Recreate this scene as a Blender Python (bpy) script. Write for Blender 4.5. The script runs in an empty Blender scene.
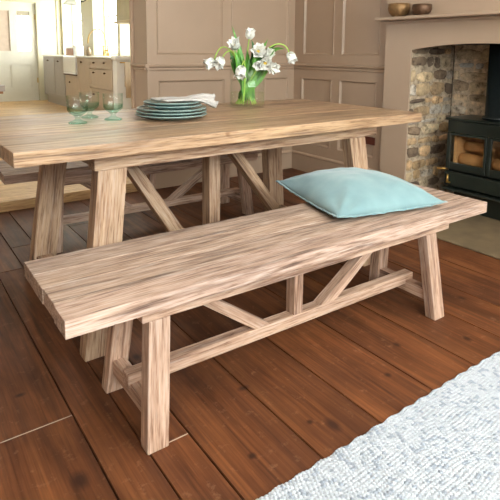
import bpy, bmesh, math, random
import numpy as np
from mathutils import Vector, Matrix, noise
random.seed(7)
S = bpy.context.scene
COL = S.collection
PI = math.pi

# ------------------------------------------------------------------ object helpers
WM = {}
def reg(o, M, parent=None):
    WM[o.name] = M
    if parent is not None:
        o.parent = parent
        o.matrix_basis = WM[parent.name].inverted() @ M
    else:
        o.matrix_basis = M
    return o
def link(name, mesh, M=None, parent=None):
    o = bpy.data.objects.new(name, mesh); COL.objects.link(o)
    return reg(o, M if M is not None else Matrix.Identity(4), parent)
def thing(name, loc=(0, 0, 0), rz=0.0, label=None, cat=None, group=None):
    o = bpy.data.objects.new(name, None); COL.objects.link(o); o.empty_display_size = .05
    reg(o, Matrix.Translation(loc) @ Matrix.Rotation(rz, 4, 'Z'))
    tag(o, label, cat, group); return o
def tag(o, label=None, cat=None, group=None, kind=None):
    if label: o['label'] = label
    if cat: o['category'] = cat
    if group: o['group'] = group
    if kind: o['kind'] = kind
    return o
def struct(o): o['kind'] = 'structure'; return o
def bm_obj(name, bm, mat, parent=None, M=None, smooth=False):
    bmesh.ops.recalc_face_normals(bm, faces=bm.faces[:])
    me = bpy.data.meshes.new(name); bm.to_mesh(me); bm.free()
    for m in (mat if isinstance(mat, (list, tuple)) else [mat]): me.materials.append(m)
    if smooth:
        for p in me.polygons: p.use_smooth = True
    return link(name, me, M, parent)
def dup(root, loc, rz, label=None, group=None):
    r = root.copy(); COL.objects.link(r)
    M = Matrix.Translation(loc) @ Matrix.Rotation(rz, 4, 'Z'); r.matrix_basis = M
    if label: r['label'] = label
    if group: r['group'] = group
    for ch in list(root.children):
        c = ch.copy(); COL.objects.link(c); c.parent = r
        for g in list(ch.children):
            d = g.copy(); COL.objects.link(d); d.parent = c
    return r

# ------------------------------------------------------------------ mesh helpers
def box(bm, x0, x1, y0, y1, z0, z1, bev=0.0, mi=0, seg=1):
    vs = [bm.verts.new((x, y, z)) for x in (x0, x1) for y in (y0, y1) for z in (z0, z1)]
    fs = []
    for a in ((0, 1, 3, 2), (4, 6, 7, 5), (0, 4, 5, 1), (2, 3, 7, 6), (0, 2, 6, 4), (1, 5, 7, 3)):
        f = bm.faces.new([vs[i] for i in a]); f.material_index = mi; fs.append(f)
    if bev > 0:
        es = list({e for f in fs for e in f.edges})
        bmesh.ops.bevel(bm, geom=es, offset=bev, segments=seg, affect='EDGES', profile=.6, material=-1)
    return vs
def boxes(name, lst, mat, parent=None, bev=0.0, M=None):
    bm = bmesh.new()
    for b in lst:
        box(bm, *b[:6], bev=(b[6] if len(b) > 6 else bev))
    return bm_obj(name, bm, mat, parent, M)
def hexa(name, A, B, mat, parent=None, bev=.003, xdir=None):
    """beam from the quad A (4 points) to the quad B; its local X runs along it, so the grain follows it"""
    A = [Vector(p) for p in A]; B = [Vector(p) for p in B]
    ca = sum(A, Vector()) / 4; cb = sum(B, Vector()) / 4
    X = (cb - ca).normalized(); t = (A[1] - A[0]).normalized()
    Z = X.cross(t).normalized(); Y = Z.cross(X)
    M = Matrix((X, Y, Z)).transposed().to_4x4(); M.translation = (ca + cb) / 2
    if parent is not None: Mw = WM[parent.name] @ M
    else: Mw = M
    Mi = M.inverted(); bm = bmesh.new()
    a = [bm.verts.new(Mi @ p) for p in A]; b = [bm.verts.new(Mi @ p) for p in B]
    bm.faces.new(a); bm.faces.new(b[::-1])
    for i in range(4):
        j = (i + 1) % 4; bm.faces.new((a[i], b[i], b[j], a[j]))
    bmesh.ops.recalc_face_normals(bm, faces=bm.faces[:])
    bmesh.ops.bevel(bm, geom=bm.edges[:], offset=bev, segments=2, affect='EDGES', profile=.6)
    return bm_obj(name, bm, mat, parent, Mw)
def hbox(name, x0, x1, y0, y1, z0, z1, mat, parent, axis='x', bev=.003):
    if axis == 'x':
        q = lambda x: [(x, y0, z0), (x, y1, z0), (x, y1, z1), (x, y0, z1)]
        return hexa(name, q(x0), q(x1), mat, parent, bev)
    if axis == 'y':
        q = lambda y: [(x0, y, z0), (x1, y, z0), (x1, y, z1), (x0, y, z1)]
        return hexa(name, q(y0), q(y1), mat, parent, bev)
    q = lambda z: [(x0, y0, z), (x1, y0, z), (x1, y1, z), (x0, y1, z)]
    return hexa(name, q(z0), q(z1), mat, parent, bev)
def lathe(bm, prof, n=48, cx=0, cy=0, mi=0, fn=None):
    rings = []
    for k, (r, z) in enumerate(prof):
        if r < 1e-6: rings.append([bm.verts.new((cx, cy, z))]); continue
        ring = []
        for i in range(n):
            a = 2 * PI * i / n; rr = r if fn is None else fn(r, z, a)
            ring.append(bm.verts.new((cx + rr * math.cos(a), cy + rr * math.sin(a), z)))
        rings.append(ring)
    for A, B in zip(rings, rings[1:]):
        for i in range(n):
            j = (i + 1) % n
            if len(A) == 1 and len(B) == 1: continue
            if len(A) == 1: f = bm.faces.new((A[0], B[i], B[j]))
            elif len(B) == 1: f = bm.faces.new((A[i], A[j], B[0]))
            else: f = bm.faces.new((A[i], A[j], B[j], B[i]))
            f.material_index = mi; f.smooth = True
def tube(bm, pts, r, n=8, mi=0, cap=True):
    pts = [Vector(p) for p in pts]; rings = []; up = Vector((.13, .31, .94))
    N = None
    for k, p in enumerate(pts):
        t = (pts[min(k + 1, len(pts) - 1)] - pts[max(k - 1, 0)]).normalized()
        if N is None: N = t.cross(up); N = N.normalized() if N.length > 1e-4 else Vector((1, 0, 0))
        N = (N - t * N.dot(t)).normalized(); Bv = t.cross(N)
        rr = r[k] if isinstance(r, (list, tuple)) else r
        rings.append([bm.verts.new(p + (N * math.cos(2 * PI * i / n) + Bv * math.sin(2 * PI * i / n)) * rr) for i in range(n)])
    for A, B in zip(rings, rings[1:]):
        for i in range(n):
            j = (i + 1) % n; f = bm.faces.new((A[i], A[j], B[j], B[i])); f.smooth = True; f.material_index = mi
    if cap:
        bm.faces.new(rings[0][::-1]).material_index = mi; bm.faces.new(rings[-1]).material_index = mi
def bez(p0, p1, p2, p3, n=12):
    p0, p1, p2, p3 = map(Vector, (p0, p1, p2, p3))
    return [(1-t)**3*p0 + 3*(1-t)**2*t*p1 + 3*(1-t)*t*t*p2 + t**3*p3 for t in [i / n for i in range(n + 1)]]
def color_attr(me, cols, name='tone'):
    a = me.color_attributes.new(name, 'FLOAT_COLOR', 'CORNER')
    arr = np.zeros((len(me.loops), 4), dtype=np.float32); i = 0
    for p, c in zip(me.polygons, cols):
        arr[p.loop_start:p.loop_start + p.loop_total] = (*c, 1)
    a.data.foreach_set('color', arr.ravel())

# ------------------------------------------------------------------ material helpers
def sr(r, g, b):
    f = lambda c: (c / 255 / 12.92) if c / 255 <= .04045 else ((c / 255 + .055) / 1.055) ** 2.4
    return (f(r), f(g), f(b), 1)
class NT:
    def __init__(s, name):
        s.m = bpy.data.materials.new(name); s.m.use_nodes = True; s.t = s.m.node_tree; s.n = s.t.nodes
        s.b = s.n['Principled BSDF']; s.out = s.n['Material Output']
    def add(s, typ, **kw):
        n = s.n.new(typ)
        for k, v in kw.items(): setattr(n, k, v)
        return n
    def l(s, a, b): s.t.links.new(a, b)
    def ramp(s, src, stops, interp='LINEAR'):
        r = s.add('ShaderNodeValToRGB'); e = r.color_ramp.elements; r.color_ramp.interpolation = interp
        while len(e) < len(stops): e.new(.5)
        for el, (p, c) in zip(e, stops): el.position = p; el.color = c
        s.l(src, r.inputs[0]); return r.outputs[0]
    def mix(s, f, a, b, mode='MIX'):
        m = s.add('ShaderNodeMix', data_type='RGBA', blend_type=mode)
        for sock, v in ((m.inputs[0], f), (m.inputs[6], a), (m.inputs[7], b)):
            if hasattr(v, 'links') or hasattr(v, 'is_linked'): s.l(v, sock)
            else: sock.default_value = v
        return m.outputs[2]
    def noise(s, vec, scale, detail=4, rough=.55, dist=0):
        n = s.add('ShaderNodeTexNoise'); n.inputs['Scale'].default_value = scale; n.inputs['Detail'].default_value = detail
        n.inputs['Roughness'].default_value = rough; n.inputs['Distortion'].default_value = dist
        if vec is not None: s.l(vec, n.inputs['Vector'])
        return n.outputs['Fac']
    def coords(s, scale=(1, 1, 1), rnd=True):
        tc = s.add('ShaderNodeTexCoord'); mp = s.add('ShaderNodeMapping'); mp.inputs['Scale'].default_value = scale
        if rnd:
            oi = s.add('ShaderNodeObjectInfo'); mul = s.add('ShaderNodeVectorMath', operation='SCALE')
            cmb = s.add('ShaderNodeCombineXYZ')
            for i in range(3): s.l(oi.outputs['Random'], cmb.inputs[i])
            s.l(cmb.outputs[0], mul.inputs[0]); mul.inputs['Scale'].default_value = 37.0
            ad = s.add('ShaderNodeVectorMath', operation='ADD'); s.l(tc.outputs['Object'], ad.inputs[0]); s.l(mul.outputs[0], ad.inputs[1])
            s.l(ad.outputs[0], mp.inputs['Vector'])
        else: s.l(tc.outputs['Object'], mp.inputs['Vector'])
        return mp.outputs[0]
    def bump(s, h, strength=.3, dist=.002):
        b = s.add('ShaderNodeBump'); b.inputs['Strength'].default_value = strength; b.inputs['Distance'].default_value = dist
        s.l(h, b.inputs['Height']); s.l(b.outputs[0], s.b.inputs['Normal'])
    def set(s, **kw):
        for k, v in kw.items(): s.b.inputs[k.replace('_', ' ')].default_value = v
        return s.m

def plain(name, c, rough=.5, metal=0, var=.06, bump=0.0, scale=12):
    t = NT(name); v = t.coords(rnd=False)
    n = t.noise(v, scale, 3)
    lo = tuple(max(0, q * (1 - var)) for q in c[:3]) + (1,); hi = tuple(q * (1 + var) for q in c[:3]) + (1,)
    t.l(t.ramp(n, [(.3, lo), (.7, hi)]), t.b.inputs['Base Color'])
    if bump: t.bump(t.noise(v, scale * 12, 2), bump, .001)
    return t.set(Roughness=rough, Metallic=metal)

def wood(name, light, mid, dark, rough=.6, white=.35, tone=False, gs=1.0):
    """sawn, brushed hardwood: grain along local X"""
    t = NT(name)
    v1 = t.coords((3.0 * gs, 48 * gs, 48 * gs)); v2 = t.coords((11 * gs, 190 * gs, 190 * gs)); v3 = t.coords((1.4, 7, 7)); v4 = t.coords((9, 18, 18))
    n1 = t.noise(v1, 1, 5, .6, .4); n2 = t.noise(v2, 1, 3, .6); n3 = t.noise(v3, 1, 2); n4 = t.noise(v4, 1, 2, .5, .6)
    c = t.ramp(n1, [(.34, dark), (.47, mid), (.58, light), (.72, mid)])
    c2 = t.ramp(n3, [(.35, (.80, .76, .74, 1)), (.65, (1.12, 1.10, 1.06, 1))])
    c = t.mix(.85, c, c2, 'MULTIPLY')
    if tone:
        at = t.add('ShaderNodeVertexColor', layer_name='tone'); c = t.mix(1.0, c, at.outputs['Color'], 'MULTIPLY')
    w = t.ramp(n2, [(.5, (0, 0, 0, 1)), (.72, (white, white, white, 1))])
    c = t.mix(w, c, (.62, .56, .50, 1))
    dk = t.ramp(n2, [(.32, (.50, .43, .38, 1)), (.47, (1, 1, 1, 1))])
    c = t.mix(1.0, c, dk, 'MULTIPLY')
    kn = t.ramp(n4, [(.70, (1, 1, 1, 1)), (.80, (.55, .45, .38, 1))])
    c = t.mix(1.0, c, kn, 'MULTIPLY')
    t.l(c, t.b.inputs['Base Color']); t.bump(n2, .5, .0012)
    return t.set(Roughness=rough)

M = {}
M['bench'] = wood('whitewashed_acacia', sr(200, 170, 148), sr(178, 145, 122), sr(130, 98, 80), tone=False)
M['bench_top'] = wood('whitewashed_acacia_boards', sr(178, 153, 138), sr(152, 127, 112), sr(102, 80, 69), tone=True, white=.45)  # seat boards darker and greyer than the legs; dimmer grazing light put in colour
M['table'] = wood('brushed_acacia', sr(186, 158, 128), sr(164, 132, 104), sr(124, 96, 72), white=.3)
M['table_top'] = wood('brushed_acacia_boards', sr(176, 146, 116), sr(154, 124, 96), sr(112, 86, 64), rough=.42, tone=True, white=.18)
PAINT = sr(172, 148, 125)
M['panel'] = plain('taupe_panel_paint', PAINT, .45, var=.03, scale=3)
M['shelf'] = M['panel']
M['skirting'] = M['panel']
M['cream'] = plain('cream_wall_paint', sr(196, 188, 160), .6, var=.02, scale=3)
M['door'] = plain('off_white_door_paint', sr(206, 202, 188), .45, var=.02)
M['kit_grey'] = plain('grey_cabinet_paint', sr(166, 158, 150), .45, var=.03)
M['kit_cream'] = plain('stone_cabinet_paint', sr(190, 170, 148), .45, var=.03)
M['white'] = plain('white_paint', sr(238, 236, 230), .4, var=.02)
M['ceramic'] = plain('white_fireclay', sr(235, 232, 226), .2, var=.02)
M['worktop'] = plain('pale_stone_worktop', sr(205, 200, 190), .3, var=.06, scale=8)
M['knob'] = plain('dark_bronze', sr(92, 62, 42), .35, .8)
M['brass'] = plain('polished_brass', sr(200, 164, 92), .3, 1.0, var=.03)
M['old_brass'] = plain('hammered_brass', sr(140, 108, 70), .5, .6, var=.25, bump=.6, scale=40)
M['old_copper'] = plain('hammered_copper', sr(98, 72, 52), .5, .6, var=.25, bump=.6, scale=40)
M['iron'] = plain('dark_green_enamel', sr(30, 36, 30), .32, .0, var=.1)
M['pipe'] = plain('dark_flue_enamel', sr(30, 36, 36), .25, .3, var=.1)
M['black'] = plain('black_iron', sr(26, 26, 24), .5, 0, var=.1)
M['firebrick'] = plain('pale_firebrick', sr(240, 208, 164), .85, var=.12, scale=10)
M['bark'] = plain('split_log_wood', sr(220, 182, 132), .8, var=.25, scale=20)
M['socket'] = plain('brown_socket_metal', sr(96, 44, 28), .4, .4)
M['linen'] = plain('off_white_linen', sr(182, 177, 171), .9, var=.04, bump=.5, scale=30)
M['towel_peach'] = plain('peach_towel', sr(232, 214, 188), .9, var=.04)
M['towel_white'] = plain('pale_blue_towel', sr(214, 222, 236), .9, var=.04)
M['petal'] = plain('white_petal', sr(240, 240, 232), .55, var=.04, scale=30)
M['pistil'] = plain('yellow_flower_centre', sr(206, 176, 70), .7, var=.15, scale=90)
M['leaf'] = plain('tulip_leaf', sr(92, 148, 58), .42, var=.3, scale=18)
M['leaf_dark'] = plain('dark_tulip_leaf', sr(58, 104, 46), .42, var=.3, scale=18)
M['stem'] = plain('pale_green_stem', sr(160, 196, 84), .45, var=.12, scale=18)
M['box_wood'] = plain('brown_wooden_box', sr(160, 108, 68), .6, var=.12)
M['kfloor'] = wood('pale_kitchen_boards', sr(206, 172, 122), sr(192, 156, 106), sr(170, 132, 88), rough=.5, white=.1)
M['garden'] = plain('pale_garden_paving', sr(170, 176, 160), .9, var=.2, scale=2)
M['blinds'] = plain('dark_blind_fabric', sr(120, 116, 110), .9)

def rug_mat():
    t = NT('woven_wool'); at = t.add('ShaderNodeVertexColor', layer_name='tone')
    v = t.coords((1, 1, 1), rnd=False); n = t.noise(v, 420, 2)
    c = t.mix(1.0, at.outputs['Color'], t.ramp(n, [(.3, (.82, .82, .82, 1)), (.7, (1.08, 1.08, 1.08, 1))]), 'MULTIPLY')
    t.l(c, t.b.inputs['Base Color']); t.bump(n, .5, .0015); return t.set(Roughness=.95)
M['rug'] = rug_mat()
def pillow_mat():
    t = NT('aqua_linen_cotton'); v = t.coords((1, 1, 1), rnd=False)
    a = t.noise(v, 9, 3); b = t.noise(v, 500, 2)
    c = t.ramp(a, [(.3, sr(108, 138, 141)), (.7, sr(122, 152, 154))])
    t.l(c, t.b.inputs['Base Color']); t.bump(b, .35, .001)
    t.b.inputs['Sheen Weight'].default_value = .3; return t.set(Roughness=.9)
M['pillow'] = pillow_mat()
def plate_mat():
    t = NT('sage_stoneware'); v = t.coords((1, 1, 1), rnd=False); a = t.noise(v, 25, 4)
    t.l(t.ramp(a, [(.3, sr(104, 128, 124)), (.7, sr(126, 148, 142))]), t.b.inputs['Base Color']); return t.set(Roughness=.28)
M['plate'] = plate_mat()
def glass(name, col, rough=0.0, ior=1.45):
    t = NT(name); t.b.inputs['Transmission Weight'].default_value = 1.0
    t.b.inputs['Base Color'].default_value = col; t.b.inputs['IOR'].default_value = ior; t.b.inputs['Roughness'].default_value = rough
    return t.m
def clear(name, tint, edge, ior=1.45, k=1.0):
    """see-through wall with Fresnel reflections; the glass gets its colour where it is seen edge-on"""
    t = NT(name); t.n.remove(t.b); lw = t.add('ShaderNodeLayerWeight'); lw.inputs[0].default_value = .35
    pw = t.add('ShaderNodeMath', operation='POWER'); t.l(lw.outputs['Facing'], pw.inputs[0]); pw.inputs[1].default_value = 3.0
    fr = t.add('ShaderNodeMath', operation='MULTIPLY_ADD'); t.l(pw.outputs[0], fr.inputs[0]); fr.inputs[1].default_value = .30; fr.inputs[2].default_value = .03
    tr = t.add('ShaderNodeBsdfTransparent'); gl = t.add('ShaderNodeBsdfGlossy'); mx = t.add('ShaderNodeMixShader')
    p2 = t.add('ShaderNodeMath', operation='POWER'); t.l(lw.outputs['Facing'], p2.inputs[0]); p2.inputs[1].default_value = 2.0
    t.l(t.mix(p2.outputs[0], tint, edge), tr.inputs[0]); gl.inputs['Roughness'].default_value = .02
    m = t.add('ShaderNodeMath', operation='MULTIPLY'); t.l(fr.outputs[0], m.inputs[0]); m.inputs[1].default_value = k
    t.l(m.outputs[0], mx.inputs[0]); t.l(tr.outputs[0], mx.inputs[1]); t.l(gl.outputs[0], mx.inputs[2]); t.l(mx.outputs[0], t.out.inputs[0]); return t.m
M['glass_green'] = clear('recycled_green_glass', (.985, .995, .99, 1), (.74, .90, .84, 1))
M['glass_foot'] = clear('thick_green_glass', (.86, .96, .92, 1), (.30, .66, .54, 1))
M['glass_base'] = clear('ribbed_green_glass', (.86, .95, .91, 1), (.36, .68, .57, 1))
M['glass'] = clear('clear_glass', (.992, .995, .992, 1), (.93, .97, .94, 1))
M['water'] = clear('water', (.985, 1, .965, 1), (.90, .98, .80, 1), 1.33, .5)
def thin_glass(name, tint, refl=.06):
    t = NT(name); t.n.remove(t.b); tr = t.add('ShaderNodeBsdfTransparent'); gl = t.add('ShaderNodeBsdfGlossy'); mx = t.add('ShaderNodeMixShader')
    tr.inputs[0].default_value = tint; gl.inputs['Roughness'].default_value = .03; mx.inputs[0].default_value = refl
    t.l(tr.outputs[0], mx.inputs[1]); t.l(gl.outputs[0], mx.inputs[2]); t.l(mx.outputs[0], t.out.inputs[0]); return t.m
M['pane'] = thin_glass('window_pane_glass', (.96, .98, .97, 1))
M['stove_glass'] = thin_glass('stove_door_glass', (.86, .80, .72, 1), .08)

def floor_mat():
    t = NT('old_pine_boards'); at = t.add('ShaderNodeVertexColor', layer_name='tone')
    tc = t.add('ShaderNodeTexCoord')
    def mp(sc):
        ad = t.add('ShaderNodeVectorMath', operation='ADD'); sp = t.add('ShaderNodeVectorMath', operation='SCALE')
        t.l(at.outputs['Color'], sp.inputs[0]); sp.inputs['Scale'].default_value = 23
        t.l(tc.outputs['Object'], ad.inputs[0]); t.l(sp.outputs[0], ad.inputs[1])
        m = t.add('ShaderNodeMapping'); m.inputs['Scale'].default_value = sc; t.l(ad.outputs[0], m.inputs['Vector']); return m.outputs[0]
    n1 = t.noise(mp((16, 1.1, 1)), 1, 4, .6, 1.2); n2 = t.noise(mp((110, 4, 1)), 1, 3, .6); n3 = t.noise(mp((3, 2.2, 1)), 1, 4, .6)
    n4 = t.noise(tc.outputs['Object'], 26, 5, .7)
    wv = t.add('ShaderNodeTexWave'); wv.wave_type = 'BANDS'; wv.bands_direction = 'X'
    wv.inputs['Scale'].default_value = 13; wv.inputs['Distortion'].default_value = 7; wv.inputs['Detail'].default_value = 2; wv.inputs['Detail Scale'].default_value = .35
    t.l(mp((1.5, .3, 1)), wv.inputs['Vector'])
    c = t.ramp(n1, [(.25, sr(60, 33, 18)), (.5, sr(100, 58, 32)), (.78, sr(132, 82, 46))])
    g = t.ramp(wv.outputs['Fac'], [(0, (.78, .72, .68, 1)), (.25, (1, 1, 1, 1))])
    c = t.mix(.55, c, g, 'MULTIPLY')
    c = t.mix(1, c, t.ramp(n2, [(.3, (.78, .75, .72, 1)), (.6, (1.05, 1.05, 1.05, 1))]), 'MULTIPLY')
    c = t.mix(1, c, t.ramp(n3, [(.3, (.62, .60, .60, 1)), (.62, (1.12, 1.12, 1.12, 1))]), 'MULTIPLY')
    c = t.mix(1, c, at.outputs['Alpha'], 'MULTIPLY')
    # worn scuffs and the knots
    c = t.mix(t.ramp(n4, [(.58, (0, 0, 0, 1)), (.76, (.45, .45, .45, 1))]), c, sr(150, 112, 84))
    sx = t.add('ShaderNodeSeparateXYZ'); t.l(tc.outputs['Object'], sx.inputs[0])
    tot = None
    for (kx, ky, a, b) in ((.283, 1.592, .016, .010), (.333, 1.168, .022, .032), (.728, .991, .012, .011), (.985, .953, .018, .030),
                           (.939, 1.0, .010, .010), (.868, 1.233, .02, .012), (1.30, 1.02, .012, .012), (1.47, 1.12, .012, .016), (.60, 1.3, .02, .03), (1.72, 1.0, .012, .02), (.66, 1.58, .015, .02), (2.0, 1.2, .015, .02)):
        d1 = t.add('ShaderNodeMath', operation='SUBTRACT'); t.l(sx.outputs[0], d1.inputs[0]); d1.inputs[1].default_value = kx
        d2 = t.add('ShaderNodeMath', operation='SUBTRACT'); t.l(sx.outputs[1], d2.inputs[0]); d2.inputs[1].default_value = ky
        cb = t.add('ShaderNodeCombineXYZ'); m1 = t.add('ShaderNodeMath', operation='DIVIDE'); t.l(d1.outputs[0], m1.inputs[0]); m1.inputs[1].default_value = a
        m2 = t.add('ShaderNodeMath', operation='DIVIDE'); t.l(d2.outputs[0], m2.inputs[0]); m2.inputs[1].default_value = b
        t.l(m1.outputs[0], cb.inputs[0]); t.l(m2.outputs[0], cb.inputs[1])
        ln = t.add('ShaderNodeVectorMath', operation='LENGTH'); t.l(cb.outputs[0], ln.inputs[0])
        mr = t.add('ShaderNodeMapRange'); t.l(ln.outputs['Value'], mr.inputs[0]); mr.inputs[1].default_value = 1.3; mr.inputs[2].default_value = .4
        mr.inputs[3].default_value = 0; mr.inputs[4].default_value = .9
        if tot is None: tot = mr.outputs[0]
        else:
            mx = t.add('ShaderNodeMath', operation='MAXIMUM'); t.l(tot, mx.inputs[0]); t.l(mr.outputs[0], mx.inputs[1]); tot = mx.outputs[0]
    c = t.mix(tot, c, sr(44, 22, 14))
    t.l(c, t.b.inputs['Base Color']); t.bump(n2, .35, .001)
    t.b.inputs['Specular IOR Level'].default_value = .32
    t.l(t.ramp(n3, [(.3, (.62, .62, .62, 1)), (.7, (.45, .45, .45, 1))]), t.b.inputs['Roughness'])
    return t.m
M['floor'] = floor_mat()
def stone_mat():
    t = NT('rubble_stone'); at = t.add('ShaderNodeVertexColor', layer_name='tone'); v = t.coords((1, 1, 1), rnd=False)
    a = t.noise(v, 22, 6, .7); b = t.noise(v, 70, 4, .7)
    c = t.mix(1, at.outputs['Color'], t.ramp(a, [(.34, (.30, .26, .22, 1)), (.46, (.85, .82, .8, 1)), (.56, (1.05, 1.04, 1.02, 1)), (.70, (1.35, 1.3, 1.25, 1))]), 'MULTIPLY')
    t.l(c, t.b.inputs['Base Color']); t.bump(b, 1.0, .012); return t.set(Roughness=.9)
M['stone'] = stone_mat()
M['hearth'] = plain('hearth_slab', sr(110, 92, 66), .75, var=.25, bump=.4, scale=6)

# ------------------------------------------------------------------ floor of the dining room
CX = 3.066; CY = 3.60
seams = [-2.05, -1.8, -1.56, -1.31, -1.07, -.83, -.58, -.34, -.09, .15, .39, .511, .632, .876, 1.105, 1.355, 1.59, 1.83, 2.06, 2.31, 2.56, 2.8, 3.066, 3.3, 3.5]
joints = {8: [.7, 2.9], 9: [1.413, 3.1], 10: [2.59, .4], 11: [1.158, 2.9], 12: [2.3, .3], 13: [3.08, .2], 14: [2.6, -.2], 15: [3.2, .1], 16: [2.1, -.5], 17: [2.9, .4], 18: [1.9]}
bm = bmesh.new(); tones = []; g = .0022
def fbox(a, b, c, d, tone, mi=0):
    n0 = len(bm.faces); box(bm, a, b, c, d, -.022, 0, bev=.0015 if mi == 0 else 0, mi=mi); bm.faces.ensure_lookup_table()
    tones.extend([tone] * (len(bm.faces) - n0))
box(bm, -2.05, 3.5, -1.4, CY + .12, -.03, -.0225, mi=1); tones += [(0, 0, 0, 1)] * 6
for i, (a, b) in enumerate(zip(seams, seams[1:])):
    ys = [-1.4] + sorted(joints.get(i, [random.uniform(-.9, 3)])) + [CY + .12]
    for c, d in zip(ys, ys[1:]):
        k = random.uniform(.82, 1.1); fbox(a + g, b - g, c + g * .6, d - g * .6, (random.random(), random.random(), random.random(), k))
# whitish filler in two of the butt joints
box(bm, .15 + g, .39 - g, 1.4115, 1.4145, -.02, -.0003, mi=2); tones += [(0, 0, 0, 1)] * 6
box(bm, .511 + g, .632 - g, 1.1565, 1.1595, -.02, -.0003, mi=2); tones += [(0, 0, 0, 1)] * 6
bmesh.ops.recalc_face_normals(bm, faces=bm.faces[:])
me = bpy.data.meshes.new('floor'); bm.to_mesh(me); bm.free()
for m in (M['floor'], plain('gap_dust', sr(70, 66, 60), .95), plain('pale_joint_filler', sr(168, 150, 132), .9)): me.materials.append(m)  # grey dust under the board gaps, pale filler in the joints
a = me.color_attributes.new('tone', 'FLOAT_COLOR', 'CORNER'); arr = np.zeros((len(me.loops), 4), dtype=np.float32)
for p, tcol in zip(me.polygons, tones): arr[p.loop_start:p.loop_start + p.loop_total] = tcol
a.data.foreach_set('color', arr.ravel())
struct(link('floor', me))

# ------------------------------------------------------------------ panelled walls
def panel_frame(bm, u0, u1, z0, z1, P, prd=.014):
    """raised moulding round a sunk field; P(u,z,depth) maps to world (depth>0 into the room)"""
    w = .018
    steps = [(0, .0), (.004, .004), (.010, -.004), (w, -.012)]
    loops = []
    for off, d in steps:
        loops.append([bm.verts.new(P(*q, d)) for q in ((u0 + off, z0 + off), (u1 - off, z0 + off), (u1 - off, z1 - off), (u0 + off, z1 - off))])
    for A, B in zip(loops, loops[1:]):
        for i in range(4):
            j = (i + 1) % 4; bm.faces.new((A[i], A[j], B[j], B[i]))
    bm.faces.new(loops[-1])
def panelled(name, u0, u1, ztop, rows, P, mat, extra=None):
    """rows: list of (z0,z1,[(a,b),...]) sunk panels; the rest of the sheet is flat"""
    bm = bmesh.new()
    us = sorted({u0, u1} | {x for r in rows for ab in r[2] for x in ab})
    zs = sorted({0.0, ztop} | {x for r in rows for x in r[:2]})
    for i in range(len(us) - 1):
        for j in range(len(zs) - 1):
            um = (us[i] + us[i + 1]) / 2; zm = (zs[j] + zs[j + 1]) / 2
            if any(r[0] < zm < r[1] and any(a < um < b for a, b in r[2]) for r in rows): continue
            bm.faces.new([bm.verts.new(P(u, z, 0)) for u, z in ((us[i], zs[j]), (us[i + 1], zs[j]), (us[i + 1], zs[j + 1]), (us[i], zs[j + 1]))])
    for r in rows:
        for a, b in r[2]: panel_frame(bm, a, b, r[0], r[1], P)
    bmesh.ops.remove_doubles(bm, verts=bm.verts[:], dist=1e-5)
    if extra: extra(bm)
    return struct(bm_obj(name, bm, mat))
HC = 2.5
rowsB = [(.25, .832, [(1.73, 2.328), (2.386, 2.674), (2.738, 3.0)]), (1.026, 2.3, [(1.72, 2.308), (2.386, 2.996)])]
def xb(bm):   # body of the wall behind the panelling, with the end that faces the kitchen opening
    box(bm, 1.64, CX + .1, CY + .013, CY + .236, 0, HC)
    box(bm, 1.64, 1.6401, CY, CY + .013, 0, HC)
panelled('wall_back', 1.64, CX, HC, rowsB, lambda u, z, d: (u, CY - d, z), M['panel'], xb)
rowsR = [(.25, .832, [(2.645, 3.029), (3.12, 3.492)]), (1.031, 2.3, [(2.631, 3.017), (3.108, 3.479)])]
def xr(bm): box(bm, CX + .013, CX + .1, 2.40, CY + .2, 0, HC)
panelled('wall_right', 2.40, CY, HC, rowsR, lambda u, z, d: (CX - d, u, z), M['panel'], xr)
# dado rails (wrap round the wall end) and skirtings
def rail_profile(): return [(0, .905), (.010, .908), (.014, .918), (.012, .926), (.024, .934), (.030, .944), (.026, .952), (0, .956)]
def run_x(bm, x0, x1, y, prof, sgn=-1):
    A = [bm.verts.new((x0, y + sgn * d, z)) for d, z in prof]; B = [bm.verts.new((x1, y + sgn * d, z)) for d, z in prof]
    for i in range(len(prof) - 1): bm.faces.new((A[i], A[i + 1], B[i + 1], B[i]))
    bm.faces.new(A); bm.faces.new(B)
def run_y(bm, y0, y1, x, prof, sgn=-1):
    A = [bm.verts.new((x + sgn * d, y0, z)) for d, z in prof]; B = [bm.verts.new((x + sgn * d, y1, z)) for d, z in prof]
    for i in range(len(prof) - 1): bm.faces.new((A[i], A[i + 1], B[i + 1], B[i]))
    bm.faces.new(A); bm.faces.new(B)
sk = [(0, .0), (.016, 0), (.016, .14), (.022, .15), (.018, .158), (.006, .166), (0, .166)]
bm = bmesh.new(); run_x(bm, 1.612, CX, CY, rail_profile()); run_y(bm, CY - .03, CY + .25, 1.64, rail_profile()); struct(bm_obj('trim_1', bm, M['panel']))
bm = bmesh.new(); run_y(bm, 2.5, CY, CX, rail_profile()); struct(bm_obj('trim_2', bm, M['panel']))
bm = bmesh.new(); run_x(bm, 1.624, CX, CY, sk); run_y(bm, CY - .016, CY + .236, 1.64, sk); struct(bm_obj('baseboard_back', bm, M['panel']))
bm = bmesh.new(); run_y(bm, 2.5, CY, CX, sk); struct(bm_obj('baseboard_right', bm, M['panel']))
# rest of the back wall: over and left of the kitchen opening
struct(boxes('wall_back_left', [(-1.7, .30, CY, CY + .236, 0, HC), (.30, 1.64, CY, CY + .236, 2.15, HC)], M['panel']))
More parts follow.
